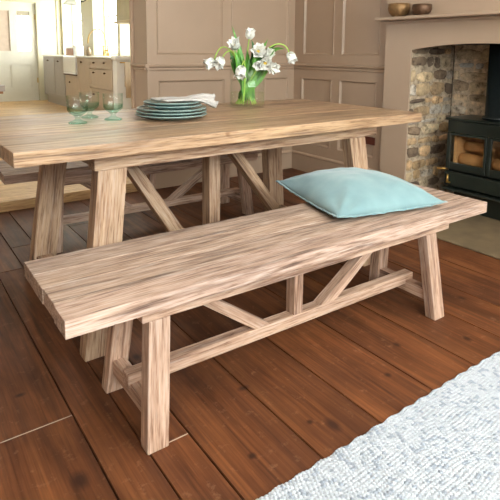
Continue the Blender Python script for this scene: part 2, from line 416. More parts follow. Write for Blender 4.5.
# architrave on the kitchen side of the wall end
struct(boxes('trim_3', [(1.618, 1.66, CY + .238, CY + .262, .066, 2.2)], plain('peach_beige_paint', sr(176, 148, 122), .5)))
struct(boxes('wall_left', [(-1.8, -1.7, -1.5, CY + .236, 0, HC)], M['panel']))
struct(boxes('wall_front', [(-1.7, -.9, -1.4, -1.3, 0, HC), (2.9, 3.7, -1.4, -1.3, 0, HC), (-.9, 2.9, -1.4, -1.3, 0, 1.2), (-.9, 2.9, -1.4, -1.3, 2.4, HC)], M['panel']))
struct(boxes('ceiling', [(-1.8, 3.8, -1.4, CY + .236, HC, HC + .1)], M['white']))
def window(name, horiz, a0, a1, z0, z1, c, t=.06, bars=2, rows=2, mat=None):
    w = struct(thing(name, (0, 0, 0)))
    bm = bmesh.new(); s = .045
    def bx(u0, u1, y0, y1, q0, q1):
        if horiz: box(bm, u0, u1, c + y0, c + y1, q0, q1)
        else: box(bm, c + y0, c + y1, u0, u1, q0, q1)
    bx(a0, a0 + s, 0, t, z0, z1); bx(a1 - s, a1, 0, t, z0, z1); bx(a0 + s, a1 - s, 0, t, z0, z0 + s); bx(a0 + s, a1 - s, 0, t, z1 - s, z1)
    for i in range(1, bars):
        m = a0 + (a1 - a0) * i / bars; bx(m - .012, m + .012, .01, t - .01, z0 + s, z1 - s)
    for i in range(1, rows):
        m = z0 + (z1 - z0) * i / rows; bx(a0 + s, a1 - s, .012, t - .012, m - .014, m + .014)
    bm_obj('window_frame', bm, mat or M['white'], w)
    bm = bmesh.new()
    if horiz: box(bm, a0 + s, a1 - s, c + t / 2 - .002, c + t / 2 + .002, z0 + s, z1 - s)
    else: box(bm, c + t / 2 - .002, c + t / 2 + .002, a0 + s, a1 - s, z0 + s, z1 - s)
    bm_obj('window_pane', bm, M['pane'], w)
    return w
window('window_1', True, -.9, 2.9, 1.2, 2.4, -1.38, bars=4)

# ------------------------------------------------------------------ chimney breast, fireplace
BX = 2.95; FB = 3.46; JY = 2.258; JY2 = 1.29
def arch_z(y):
    t = (y - JY2) / (JY - JY2); return 1.072 + .040 * (1 - (2 * t - 1) ** 2) * 1.0 if 0 <= t <= 1 else 1.072
bm = bmesh.new()
prof = [(JY - (JY - JY2) * i / 24, arch_z(JY - (JY - JY2) * i / 24)) for i in range(25)]
outl = [(2.477, 0), (2.477, HC), (-.2, HC), (-.2, 0), (JY2, 0)] + prof[::-1] + [(JY, 0)]
def plate(bm, outl, X0, X1):
    F = [bm.verts.new((X0, y, z)) for y, z in outl]; B = [bm.verts.new((X1, y, z)) for y, z in outl]
    n = len(outl); ff = bm.faces.new(F); fb = bm.faces.new(B[::-1])
    for i in range(n): bm.faces.new((F[i], F[(i + 1) % n], B[(i + 1) % n], B[i]))
    bmesh.ops.triangulate(bm, faces=[ff, fb])
for i in range(24):
    (ya, za), (yb, zb) = prof[i], prof[i + 1]
    for X_ in (BX, BX + .014): bm.faces.new([bm.verts.new(p) for p in ((X_, ya, za), (X_, yb, zb), (X_, yb, 1.2), (X_, ya, 1.2))])
    bm.faces.new([bm.verts.new(p) for p in ((BX, ya, za), (BX, yb, zb), (BX + .014, yb, zb), (BX + .014, ya, za))])
bmesh.ops.remove_doubles(bm, verts=bm.verts[:], dist=1e-5)
box(bm, BX, BX + .014, JY2, JY, 1.2, HC); box(bm, BX, BX + .014, JY, 2.477, 0, HC); box(bm, BX, BX + .014, -.2, JY2, 0, HC)
box(bm, BX + .014, 3.6, 2.32, 2.477, 0, HC); box(bm, BX + .014, 3.6, -.2, 1.22, 0, HC)
struct(bm_obj('wall_chimney', bm, M['panel']))
struct(boxes('wall_right_front', [(3.5, 3.6, -1.3, -.2, 0, HC)], M['panel']))
shelf = boxes('mantel_shelf', [(BX - .11, BX, -.2, 2.49, 1.270, 1.292, .004), (BX - .018, BX, -.2, 2.48, 1.252, 1.270, .003)], M['shelf'])
tag(shelf, 'taupe painted mantel shelf above the arched fireplace opening', 'mantelpiece')
# register plate closing the chimney throat
struct(boxes('trim_4', [(BX + .014, FB + .05, 1.22, 2.32, 1.112, 1.125)], M['black']))
# rubble stone linings: real stones set in mortar
def rubble(name, u0, u1, z0, z1, P, seed, light):
    rnd = random.Random(seed); bm = bmesh.new(); cols = []
    mort = (.54, .43, .30)
    pal = [(.46, .34, .20), (.50, .38, .23), (.33, .23, .13), (.50, .40, .26), (.36, .31, .25), (.13, .09, .06), (.46, .31, .17), (.44, .39, .32), (.40, .27, .14), (.20, .14, .09)]
    if light: pal = [(.50, .41, .28), (.54, .47, .36), (.40, .32, .22), (.56, .50, .40), (.46, .45, .43), (.33, .25, .17), (.52, .42, .29), (.50, .50, .48)]; mort = (.70, .58, .43)
    # mortar bed, uneven
    nu = int((u1 - u0) / .02); nz = int((z1 - z0) / .02)
    G = [[bm.verts.new(P(u0 + (u1 - u0) * i / nu, z0 + (z1 - z0) * j / nz, .006 * noise.noise(Vector((i * .5, j * .5, seed))))) for j in range(nz + 1)] for i in range(nu + 1)]
    for i in range(nu):
        for j in range(nz):
            f = bm.faces.new((G[i][j], G[i + 1][j], G[i + 1][j + 1], G[i][j + 1])); f.smooth = True; k = rnd.uniform(.9, 1.08); cols.append(tuple(c * k for c in mort))
    z = z0
    while z < z1 - .02:
        h = rnd.uniform(.05, .11); h = min(h, z1 - z); u = u0 - rnd.uniform(0, .06)
        while u < u1:
            w = rnd.uniform(.06, .23); a = max(u, u0) + .006; b = min(u + w, u1) - .006
            if b - a > .03:
                c = rnd.choice(pal); k = rnd.uniform(1.0, 1.7); c = tuple(q * k for q in c)
                ca = (a + b) / 2; cz = z + h / 2 + rnd.uniform(-.006, .006); hw = (b - a) / 2; hh = h / 2 - rnd.uniform(.003, .020); pr = rnd.uniform(.004, .018)
                nt = 20; rings = []; ph = rnd.uniform(0, 9); tl = rnd.uniform(-.12, .12)
                for rr, dd in ((1.0, -.006), (.97, pr * .55), (.86, pr * .92), (.5, pr * 1.05)):
                    ring = []
                    for q in range(nt):
                        t = 2 * PI * q / nt; cc, ss = math.cos(t), math.sin(t); e = .62
                        x = math.copysign(abs(cc) ** e, cc); y = math.copysign(abs(ss) ** e, ss)
                        wob = 1 + .30 * noise.noise(Vector((cc * 1.6 + ph, ss * 1.6, seed)))
                        xx = x * hw * rr * wob; yy = y * hh * rr * wob + tl * xx * .4
                        dz = dd + (.005 * noise.noise(Vector((xx * 30 + ph, yy * 30, 3))) if dd > 0 else 0)
                        uu = min(max(ca + xx, u0), u1)
                        ring.append(bm.verts.new(P(uu, min(max(cz + yy, z0), z1), dz)))
                    rings.append(ring)
                for A, B in zip(rings, rings[1:]):
                    for q in range(nt):
                        f = bm.faces.new((A[q], A[(q + 1) % nt], B[(q + 1) % nt], B[q])); f.smooth = True; cols.append(c)
                f = bm.faces.new(rings[-1]); f.smooth = True; cols.append(c)
            u += w
        z += h * .96
    me = bpy.data.meshes.new(name); bm.to_mesh(me); bm.free(); me.materials.append(M['stone']); color_attr(me, cols)
    o = link(name, me); return struct(o)
rubble('wall_fireplace_side', BX + .016, FB, 0.012, 1.112, lambda u, z, d: (u, JY + .012 - d, z), 3, 0)
rubble('wall_fireplace_back', 1.23, JY + .012, 0.012, 1.112, lambda u, z, d: (FB + .01 - d, u, z), 11, 1)
struct(boxes('wall_fireplace_core', [(BX + .0141, FB + .05, JY + .026, 2.319, 0, 1.111), (FB + .03, FB + .1, 1.225, 2.319, 0, 1.111), (BX + .0141, FB + .02, 1.221, 1.28, .0, 1.111)], M['hearth']))
# hearth: two flags, front one a hair above the boards
hb = bmesh.new(); box(hb, 2.545, 3.48, .4, 1.28, .0005, .012, bev=.004); box(hb, 2.545, 3.48, 1.288, 2.27, .0005, .012, bev=.004)
# the flag runs into the opening; cut to its width behind the jambs
h = bm_obj('hearth_slab', hb, M['hearth'])
tag(h, 'worn brown stone hearth slab set on the floor in front of the stove', 'hearth')

# ------------------------------------------------------------------ stove
sx = 3.10; sy1 = 2.05; sy0 = 1.50; sd = .275
st = thing('wood_stove', (sx, (sy0 + sy1) / 2, .012), 0, 'dark green cast iron wood stove standing in the stone fireplace', 'stove')
def Sx(name, lst, mat, bev=.004): return boxes(name, lst, mat, st, bev)
zt = .612
body = Sx('stove_body', [(sx + .012, sx + sd, sy0 + .02, sy0 + .045, .15, zt), (sx + .012, sx + sd, sy1 - .045, sy1 - .02, .15, zt), (sx + sd - .02, sx + sd, sy0 + .045, sy1 - .045, .15, zt), (sx + .012, sx + sd, sy0 + .045, sy1 - .045, .27, .295), (sx + .012, sx + sd, sy0 + .045, sy1 - .045, .56, zt)], M['iron'])
Sx('top_plate', [(sx - .012, sx + sd + .012, sy0 - .01, sy1 + .01, zt + .001, zt + .018)], M['iron'], .006)
# gently bowed fascia above the doors
bm = bmesh.new(); A = []; B = []; n = 16
for i in range(n + 1):
    y = sy1 - .01 - (sy1 - sy0 - .02) * i / n; d = .010 * math.sin(PI * i / n)
    A.append((sx - d, y, .535 + .0 * d)); B.append((sx - d - .003, y, zt))
va = [bm.verts.new(p) for p in A]; vb = [bm.verts.new(p) for p in B]; vc = [bm.verts.new((sx + .02, p[1], p[2])) for p in A]; vd = [bm.verts.new((sx + .02, p[1], p[2])) for p in B]
for i in range(n):
    bm.faces.new((va[i], va[i + 1], vb[i + 1], vb[i])); bm.faces.new((va[i], vc[i], vc[i + 1], va[i + 1])); bm.faces.new((vb[i], vb[i + 1], vd[i + 1], vd[i])); bm.faces.new((vc[i], vd[i], vd[i + 1], vc[i + 1]))
bm.faces.new((va[0], vb[0], vd[0], vc[0])); bm.faces.new((va[-1], vc[-1], vd[-1], vb[-1]))
bm_obj('fascia', bm, M['iron'], st)
gz0, gz1 = .332, .515
ym = 1.76
for (a, b) in ((ym, sy1 - .012), (sy0 + .012, ym - .004)):
    d = Sx('door', [(sx - .012, sx + .010, b - .028, b, .285, .532), (sx - .012, sx + .010, a, a + .016, .285, .532), (sx - .012, sx + .010, a + .016, b - .028, .285, gz0), (sx - .012, sx + .010, a + .016, b - .028, gz1, .532)], M['iron'], .003)
    boxes('door_glass', [(sx - .003, sx + .001, a + .012, b - .024, gz0 - .004, gz1 + .004)], M['stove_glass'], d)
    tag(d.children[0], 'clear door glass')
bm = bmesh.new(); tube(bm, [(sx - .014, sy1 - .03, .286), (sx - .040, sy1 - .02, .287), (sx - .046, sy1 + .022, .282)], [.006, .007, .008], 10)
h1 = bm_obj('door_handle', bm, M['brass'], st); tag(h1, 'polished brass handle')
lp = Sx('ash_panel', [(sx - .016, sx + .02, sy0 + .01, sy1 - .01, .172, .268)], M['iron'], .006)
bm = bmesh.new(); tube(bm, [(sx - .022, sy1 - .042, .250), (sx - .024, sy1 - .042, .192)], [.005, .009], 10); tube(bm, [(sx - .023, sy1 - .042, .197), (sx - .03, sy1 - .065, .200)], [.006, .007], 8)
tag(bm_obj('air_lever', bm, M['brass'], st), 'polished brass air lever')
Sx('ledge', [(sx - .05, sx + .06, sy0 + .02, sy1 - .02, .150, .163)], M['iron'], .004)
Sx('pedestal', [(sx + .03, sx + sd - .03, sy0 + .06, sy1 - .06, .012, .15)], M['iron'])
Sx('fire_lining', [(sx + .02, sx + sd - .022, sy0 + .046, sy0 + .066, .297, .555), (sx + .02, sx + sd - .022, sy1 - .066, sy1 - .046, .297, .555), (sx + sd - .042, sx + sd - .022, sy0 + .066, sy1 - .066, .297, .555)], M['firebrick'], .002)
# flue
bm = bmesh.new(); px, py = 3.25, 1.785
lathe(bm, [(.0, .631), (.096, .631), (.096, .650), (.082, .655), (.082, 1.111), (0, 1.111)], 40, px, py)
f = bm_obj('flue_pipe', bm, M['pipe'], st)
# logs
lrnd = random.Random(5)
for k, (y0, y1, zz, xx, r) in enumerate(((1.575, 1.75, .345, 3.20, .046), (1.79, 1.975, .345, 3.19, .046), (1.58, 1.73, .432, 3.23, .038), (1.81, 1.97, .432, 3.23, .036))):
    bm = bmesh.new(); pts = [(xx + lrnd.uniform(-.01, .01), y0 + (y1 - y0) * i / 5, zz + lrnd.uniform(-.003, .003)) for i in range(6)]
    tube(bm, pts, [r * lrnd.uniform(.92, 1.05) for _ in range(6)], 12)
    o = bm_obj('log', bm, M['bark']); tag(o, ['split log low behind the right stove door', 'split log low behind the left stove door', 'upper split log behind the right stove door', 'upper split log behind the left stove door'][k], 'log', 'firewood inside the stove')

# ------------------------------------------------------------------ bench
def trestle(name, L, W, H, tt, fx, fy, tx, ty, az, axl, axr, w, d, mt, mtop, nb, root, braces, post, str_z, rail_z, gap=.0030, bev=.0022, center_face=.045, rounded=.006, topseed=1):
    rnd = random.Random(topseed)
    # top: boards glued side by side
    bm = bmesh.new(); cols = []
    ws = [rnd.uniform(.8, 1.2) for _ in range(nb)]; s = sum(ws); y = 0
    for i, q in enumerate(ws):
        wd = q / s * W; n0 = len(bm.faces)
        e0 = rnd.uniform(-.003, .003); e1 = rnd.uniform(-.003, .003)
        if i in (0,): e0 = e1 = 0
        box(bm, -L / 2 + e0, L / 2 + e1, y + (0 if i == 0 else gap * .3), y + wd - (0 if i == nb - 1 else gap * .3), H - tt, H - rnd.uniform(0, .0008), bev=bev, seg=2)
        k = rnd.uniform(.86, 1.1); cols += [(k, k * rnd.uniform(.97, 1.02), k * rnd.uniform(.94, 1.02))] * (len(bm.faces) - n0); y += wd
    bmesh.ops.recalc_face_normals(bm, faces=bm.faces[:])
    me = bpy.data.meshes.new(name); bm.to_mesh(me); bm.free(); me.materials.append(mtop); color_attr(me, cols)
    link(name, me, WM[root.name] @ Matrix.Translation((L / 2, 0, 0)), root)
    # aprons
    hbox('apron', axl, L - axr, ty, ty + d, az, H - tt - .0005, mt, root)
    hbox('apron', axl, L - axr, W - ty - d, W - ty, az, H - tt - .0005, mt, root)
    for xa in (tx, L - tx - w): hbox('bearer', xa, xa + w, ty + d + .0005, W - ty - d - .0005, az + .004, H - tt - .0005, mt, root, 'y')
    for sx_ in (0, 1):
        for sy_ in (0, 1):
            def q(fx_, fy_, z):
                X = (fx_, fx_ + w) if sx_ == 0 else (L - fx_ - w, L - fx_)
                Y = (fy_, fy_ + d) if sy_ == 0 else (W - fy_ - d, W - fy_)
                return [(X[0], Y[0], z), (X[1], Y[0], z), (X[1], Y[1], z), (X[0], Y[1], z)]
            hexa('leg', q(fx, fy, 0), q(tx, ty, az - .0004), mt, root, .004)
    # low end rails between the legs, stretcher on top of them
    rz0, rz1 = rail_z
    for sx_ in (0, 1):
        zc = (rz0 + rz1) / 2; k = zc / az; cx = fx + (tx - fx) * k + w / 2; cy = fy + (ty - fy) * k + d - .001
        x0 = cx - w * .32; x1 = cx + w * .32
        if sx_: x0, x1 = L - x1, L - x0
        hbox('end_rail', x0, x1, cy, W - cy, rz0, rz1, mt, root, 'y')
    sc = W / 2; cf = center_face
    k = str_z[0] / az; e = fx + (tx - fx) * k + .004
    hbox('stretcher', e, L - e, sc - cf / 2, sc + cf / 2, str_z[0], str_z[1], mt, root, bev=.005)
    hbox('centre_rail', tx + w + .001, L - tx - w - .001, sc - cf / 2, sc + cf / 2, az + .004, H - tt - .0005, mt, root)
    z0, z1 = str_z[1] - .0003, az + .0035
    for (a0, a1, b0, b1) in braces:      # at the stretcher a0..a1, at the top b0..b1
        qa = [(a0, sc - cf / 2 + .002, z0), (a1, sc - cf / 2 + .002, z0), (a1, sc + cf / 2 - .002, z0), (a0, sc + cf / 2 - .002, z0)]
        qb = [(b0, sc - cf / 2 + .002, z1), (b1, sc - cf / 2 + .002, z1), (b1, sc + cf / 2 - .002, z1), (b0, sc + cf / 2 - .002, z1)]
        hexa('brace', qa, qb, mt, root, .003)
    hbox('post', post[0], post[1], sc - cf / 2, sc + cf / 2, z0, z1, mt, root, 'z')

bx0, by0 = .2988, 1.1165
bench = thing('wooden_bench', (bx0, by0, 0), 0, 'long whitewashed wooden bench in front of the table with an aqua pillow on it', 'bench', 'trestle benches')
trestle('seat_top', 1.70, .403, .45, .044, .2036, .0282, .233, .0685, .346, .2142, .150, .063, .0462, M['bench'], M['bench_top'], 4, bench,
        [(.66, .725, .366, .420), (.955, 1.035, 1.275, 1.325)], (.828, .868), (.096, .138), (.066, .112), topseed=3)
dup(bench, (.4588, 2.66, 0), -.015, 'long whitewashed wooden bench on the far side of the table, seen beneath the tabletop')

# ------------------------------------------------------------------ table
tx0, ty0, TH = .2988, 1.5792, .7567
table = thing('dining_table', (tx0, ty0, 0), .0139, 'rectangular wooden trestle dining table with splayed legs, set with plates and tulips', 'table')
trestle('tabletop', 1.912, .9246, TH, .0461, .2047, .0645, .2877, .1094, .6458, .2755, .206, .1054, .0626, M['table'], M['table_top'], 7, table,
        [(.757, .832, .470, .528), (1.350, 1.410, .996, 1.054)], (.930, .990), (.13, .195), (.07, .129), gap=.0016, bev=.003, center_face=.066, topseed=12)

# ------------------------------------------------------------------ pillow
def pillow():
    c = [Vector((1.283, 1.252)), Vector((1.776, 1.157)), Vector((1.872, 1.650)), Vector((1.405, 1.752))]
    n = 56; bm = bmesh.new(); Z0 = .452
    def pos(u, v, s):
        e = 1.9
        U, V = 2 * u - 1, 2 * v - 1
        # edges pulled in between the corners
        pin = .055
        uu = .5 + (U * (1 - pin * (1 - V * V))) / 2; vv = .5 + (V * (1 - pin * (1 - U * U))) / 2
        p = (c[0] * (1 - uu) + c[1] * uu) * (1 - vv) + (c[3] * (1 - uu) + c[2] * uu) * vv
        f = max(0, (1 - abs(U) ** 2.6)) ** .62 * max(0, (1 - abs(V) ** 2.6)) ** .62
        # wrinkles fanning in from the corners
        r = 0
        for (a, b, s2) in ((-1, -1, 1), (1, -1, 2), (1, 1, 3), (-1, 1, 4)):
            dx, dy = U - a, V - b; dd = math.hypot(dx, dy) + 1e-5; ang = math.atan2(dy * -b, dx * -a)
            r += .008 * math.sin(ang * 9 + s2) * math.exp(-dd * 1.8) * min(1, dd * 3)
        nn = noise.noise(Vector((u * 4, v * 4, 1.3))) * .007 + noise.noise(Vector((u * 9, v * 9, 4))) * .003
        rest = .013 + .012 * (abs(U * V)) ** 3
        lift = .010 if (u < .5 and v > .5) else 0
        edge = rest + lift * abs(U * V)
        if s > 0: h = edge + (.098 * f + (nn + r) * min(1, f * 3)) 
        else: h = edge - .0105 * min(1, f * 2.2)
        return (p.x, p.y, Z0 + h)
    top = [[bm.verts.new(pos(i / n, j / n, 1)) for j in range(n + 1)] for i in range(n + 1)]
    bot = [[top[i][j] if i in (0, n) or j in (0, n) else bm.verts.new(pos(i / n, j / n, -1)) for j in range(n + 1)] for i in range(n + 1)]
    for i in range(n):
        for j in range(n):
            f = bm.faces.new((top[i][j], top[i + 1][j], top[i + 1][j + 1], top[i][j + 1])); f.smooth = True
            q = (bot[i][j], bot[i][j + 1], bot[i + 1][j + 1], bot[i + 1][j])
            if len(set(q)) == 4 and set(q) != {top[i][j], top[i + 1][j], top[i + 1][j + 1], top[i][j + 1]}:
                f = bm.faces.new(q); f.smooth = True
    ed = [top[i][0].co.copy() for i in range(n + 1)] + [top[n][j].co.copy() for j in range(1, n + 1)] + [top[i][n].co.copy() for i in range(n - 1, -1, -1)] + [top[0][j].co.copy() for j in range(n - 1, 0, -1)]
    t = thing('throw_pillow', (1.58, 1.45, .45), 0, 'square aqua blue fabric pillow lying on the near bench', 'pillow')
    Mi = Matrix.Identity(4)
    bm_obj('pillow_cover', bm, M['pillow'], t, Mi, True)
    # flanged seam all round
    bm = bmesh.new(); cen = Vector((1.58, 1.45, 0)); A = []; B = []; C_ = []
    for k, p in enumerate(ed):
        o = Vector((p.x - cen.x, p.y - cen.y, 0)).normalized(); wv = .0016 * math.sin(k * 1.3) + .001 * math.sin(k * .51)
        A.append(bm.verts.new(p - o * .004 + Vector((0, 0, .0035)))); B.append(bm.verts.new(p + o * .007 + Vector((0, 0, wv)))); C_.append(bm.verts.new(p - o * .004 - Vector((0, 0, .0035))))
    m = len(ed)
    for k in range(m):
        l = (k + 1) % m
        for P_, Q_ in ((A, B), (B, C_), (C_, A)): f = bm.faces.new((P_[k], P_[l], Q_[l], Q_[k])); f.smooth = True
    bm_obj('piping', bm, M['pillow'], t, Mi, True)
pillow()

# ------------------------------------------------------------------ rug
def rug():
    x0, x1, y0, y1 = -.4, 3.2, -1.1, .878
    t = thing('woven_rug', ((x0 + x1) / 2, (y0 + y1) / 2, 0), 0, 'chunky woven off white and pale grey wool rug at the lower right', 'rug')
    # fine loops where the rug is near, heights in a grid
    fx0, fx1, fy0 = .5, 2.2, .34; st_ = .0022
    nx = int((fx1 - fx0) / st_); ny = int((y1 - fy0) / st_)
    X = np.linspace(fx0, fx1, nx + 1); Y = np.linspace(fy0, y1, ny + 1); XX, YY = np.meshgrid(X, Y, indexing='ij')
    ca, sa = math.cos(.62), math.sin(.62); X2 = XX * ca + YY * sa; Y2 = YY * ca - XX * sa
    wx = X2 + .0030 * np.sin(Y2 * 31) + .002 * np.sin(Y2 * 77 + 1) + 5; wy = Y2 + .0030 * np.sin(X2 * 23) + .002 * np.sin(X2 * 61) + 5
    pw, ph = .0088, .0125
    row = np.floor(wx / pw); fx = wx / pw - row
    yo = wy / ph + (row % 2) * .5; cell = np.floor(yo); fy = yo - cell
    hgt = np.sqrt(np.clip(1 - ((2 * fx - 1) / 1.15) ** 2 - ((2 * fy - 1) / 1.1) ** 2, 0, 1))
    hsh = np.modf(np.abs(np.sin(row * 12.9898 + cell * 78.233) * 43758.5453))[0]; hs2 = np.modf(np.abs(np.sin(row * 39.34 + cell * 11.13) * 24634.6345))[0]
    big = .5 + .5 * np.sin(XX * 9 + 2 * np.sin(YY * 7)) * np.sin(YY * 11 + 1.5 * np.sin(XX * 5))
    Z = .004 + hgt * (.0075 + .002 * hsh)
    edge = np.clip((y1 - YY) / .006, 0, 1); Z = Z * np.sqrt(edge) * .98 + .0003
    Yw = YY + np.where(YY > y1 - .02, .0025 * np.sin(XX * 90) + .006 * np.sin(XX * 3.1 - 3.4), .006 * np.sin(XX * 3.1 - 3.4) * np.clip((YY - fy0) / .2, 0, 1))
    verts = np.stack([XX, Yw, Z], -1).reshape(-1, 3)
    idx = np.arange((nx + 1) * (ny + 1)).reshape(nx + 1, ny + 1)
    faces = np.stack([idx[:-1, :-1], idx[1:, :-1], idx[1:, 1:], idx[:-1, 1:]], -1).reshape(-1, 4)
    me = bpy.data.meshes.new('rug_pile'); me.from_pydata(verts.tolist(), [], faces.tolist()); me.materials.append(M['rug'])
    grey = (hsh > .90 - .10 * big) ; mid = (hs2 > .62)
    base = np.where(grey[..., None], np.array([.30, .33, .37]), np.where(mid[..., None], np.array([.40, .425, .45]), np.array([.48, .505, .53])))
    base = base * (.92 + .12 * hs2[..., None]); base = np.concatenate([base, np.ones(base.shape[:2] + (1,))], -1).reshape(-1, 4).astype(np.float32)
    a = me.color_attributes.new('tone', 'FLOAT_COLOR', 'POINT'); a.data.foreach_set('color', base.ravel())
    for p in me.polygons: p.use_smooth = True
    link('rug_pile', me, None, t)
    # remainder out of view, coarser
    bm = bmesh.new()
    box(bm, x0, fx0, y0, y1 - .004, .0008, .0105); box(bm, fx1, x1, y0, y1 - .004, .0008, .0105); box(bm, fx0, fx1, y0, fy0, .0008, .0105)
    o = bm_obj('rug_border', bm, M['rug'], t); color_attr(o.data, [(.54, .56, .59)] * len(o.data.polygons))
rug()

# ------------------------------------------------------------------ table setting
def goblet(x, y, label, rz=0):
    t = thing('water_goblet', (x, y, TH), rz, label, 'glass', 'green tinted goblets')
    bm = bmesh.new()
    out = [(0, .0335), (.018, .0335), (.030, .041), (.0385, .053), (.0415, .068), (.042, .09), (.0425, .113)]
    inn = [(.0405, .113), (.0398, .09), (.039, .068), (.0355, .056), (.027, .046), (.012, .040), (0, .039)]
    def rib(r, z, a):
        k = max(0, 1 - abs(z - .05) / .022); return r * (1 + .06 * k * math.cos(a * 14)) if r > .02 else r
    lathe(bm, out + inn, 56, fn=rib)
    for f in bm.faces:
        if f.calc_center_median().z < .062: f.material_index = 1
    tag(bm_obj('bowl', bm, [M['glass_green'], M['glass_base']], t, WM[t.name], True), 'clear bowl, green and ribbed at the bottom')
    bm = bmesh.new(); lathe(bm, [(0, 0), (.036, .0), (.0375, .0025), (.034, .006), (.020, .010), (.0105, .016), (.0095, .024), (.017, .033), (0, .0332)], 48)
    tag(bm_obj('foot', bm, M['glass_foot'], t, WM[t.name], True), 'thick green foot'); return t
goblet(.650, 2.105, 'green tinted stemmed glass nearest the front table edge, leftmost of three')
goblet(.752, 2.262, 'green tinted stemmed glass standing just behind the leftmost glass')
goblet(.812, 2.137, 'green tinted stemmed glass on its own between the other glasses and plates')

def plateobj(x, y, z, r, label):
    bm = bmesh.new(); h = .022 if r > .14 else .020
    prof = [(0, 0), (r * .58, 0), (r * .60, .002), (r * .86, h * .55), (r, h - .004), (r * 1.0, h), (r * .985, h + .001), (r * .84, h * .62 + .003), (r * .62, .007), (0, .006)]
    lathe(bm, prof, 64); o = bm_obj('dinner_plate' if r > .14 else 'side_plate', bm, M['plate'], None, Matrix.Translation((x, y, z)), True)
    tag(o, label, 'plate', 'stacked sage green plates')
pxy = (1.050, 2.060)
plateobj(*pxy, TH + .0005, .157, 'large sage green plate at the bottom of the stack')
plateobj(pxy[0] + .004, pxy[1] + .003, TH + .0135, .155, 'large sage green plate, second from the bottom of the stack')
plateobj(pxy[0] + .002, pxy[1], TH + .0270, .152, 'large sage green plate, third from the bottom of the stack')
plateobj(pxy[0] + .006, pxy[1] - .002, TH + .0425, .128, 'smaller sage green plate second from the top of the stack')
plateobj(pxy[0] + .002, pxy[1] + .002, TH + .0555, .122, 'smaller sage green plate on top of the stack, under the napkins')

def napkin(pts, w0, label, seed):
    """gathered cloth strip with a folded, trumpet-like end"""
    rnd = random.Random(seed); P_ = [Vector(p) for p in pts]; n = 40; m = 22; bm = bmesh.new(); rows = []
    def cr(t):
        t = t * (len(P_) - 1); i = min(int(t), len(P_) - 2); f = t - i
        p0, p1, p2, p3 = P_[max(i - 1, 0)], P_[i], P_[i + 1], P_[min(i + 2, len(P_) - 1)]
        return .5 * ((2 * p1) + (-p0 + p2) * f + (2 * p0 - 5 * p1 + 4 * p2 - p3) * f * f + (-p0 + 3 * p1 - 3 * p2 + p3) * f ** 3)
    for i in range(n + 1):
        t = i / n; p = cr(t); tg = (cr(min(1, t + .01)) - cr(max(0, t - .01))).normalized(); side = tg.cross(Vector((0, 0, 1))).normalized(); up = side.cross(tg)
        k = min(1, max(0, (t - .45) / .3)); wid = w0 * (1 - k) + .017 * k; th = .006 * (1 - k) + .013 * k
        if t > .93: wid *= 1 + (t - .93) * 3.5; th *= 1 + (t - .93) * 4
        row = []
        for j in range(m):
            a = 2 * PI * j / m; ca, sa = math.cos(a), math.sin(a)
            x = math.copysign(abs(ca) ** .7, ca) * wid; z = math.copysign(abs(sa) ** .7, sa) * th
            wr = .0022 * math.sin(a * 5 + seed + t * 4) * (.3 + k) + .0012 * math.sin(j * 2.1 + t * 23)
            row.append(bm.verts.new(p + side * (x + wr) + up * (z + wr + th)))
        rows.append(row)
    for A, B in zip(rows, rows[1:]):
        for j in range(m): f = bm.faces.new((A[j], A[(j + 1) % m], B[(j + 1) % m], B[j])); f.smooth = True
    bm.faces.new(rows[0][::-1])
    # hollow end: turn the lip inwards
    e = rows[-1]; c = sum((v.co for v in e), Vector()) / m; tgv = (P_[-1] - P_[-2]).normalized()
    inn = [bm.verts.new(c + (v.co - c) * .55 - tgv * .006) for v in e]
    for j in range(m): f = bm.faces.new((e[j], e[(j + 1) % m], inn[(j + 1) % m], inn[j])); f.smooth = True
    bm.faces.new(inn)
    o = bm_obj('linen_napkin', bm, M['linen'], None, None, True); tag(o, label, 'napkin', 'rolled napkins on the plates')
zn = TH + .077
napkin([(.985, 2.10, zn), (1.06, 2.10, zn), (1.13, 2.095, zn - .002), (1.19, 2.09, zn - .001), (1.235, 2.085, zn - .005), (1.275, 2.08, zn - .013)], .034, 'off white linen napkin on the top plate, its rolled end poking out furthest right', 2)
napkin([(.995, 2.025, zn), (1.06, 2.025, zn), (1.12, 2.015, zn - .001), (1.165, 2.0, zn - .006), (1.20, 1.985, zn - .022), (1.225, 1.97, zn - .034)], .030, 'off white linen napkin on the plates, its rolled end drooping over the front rim', 9)

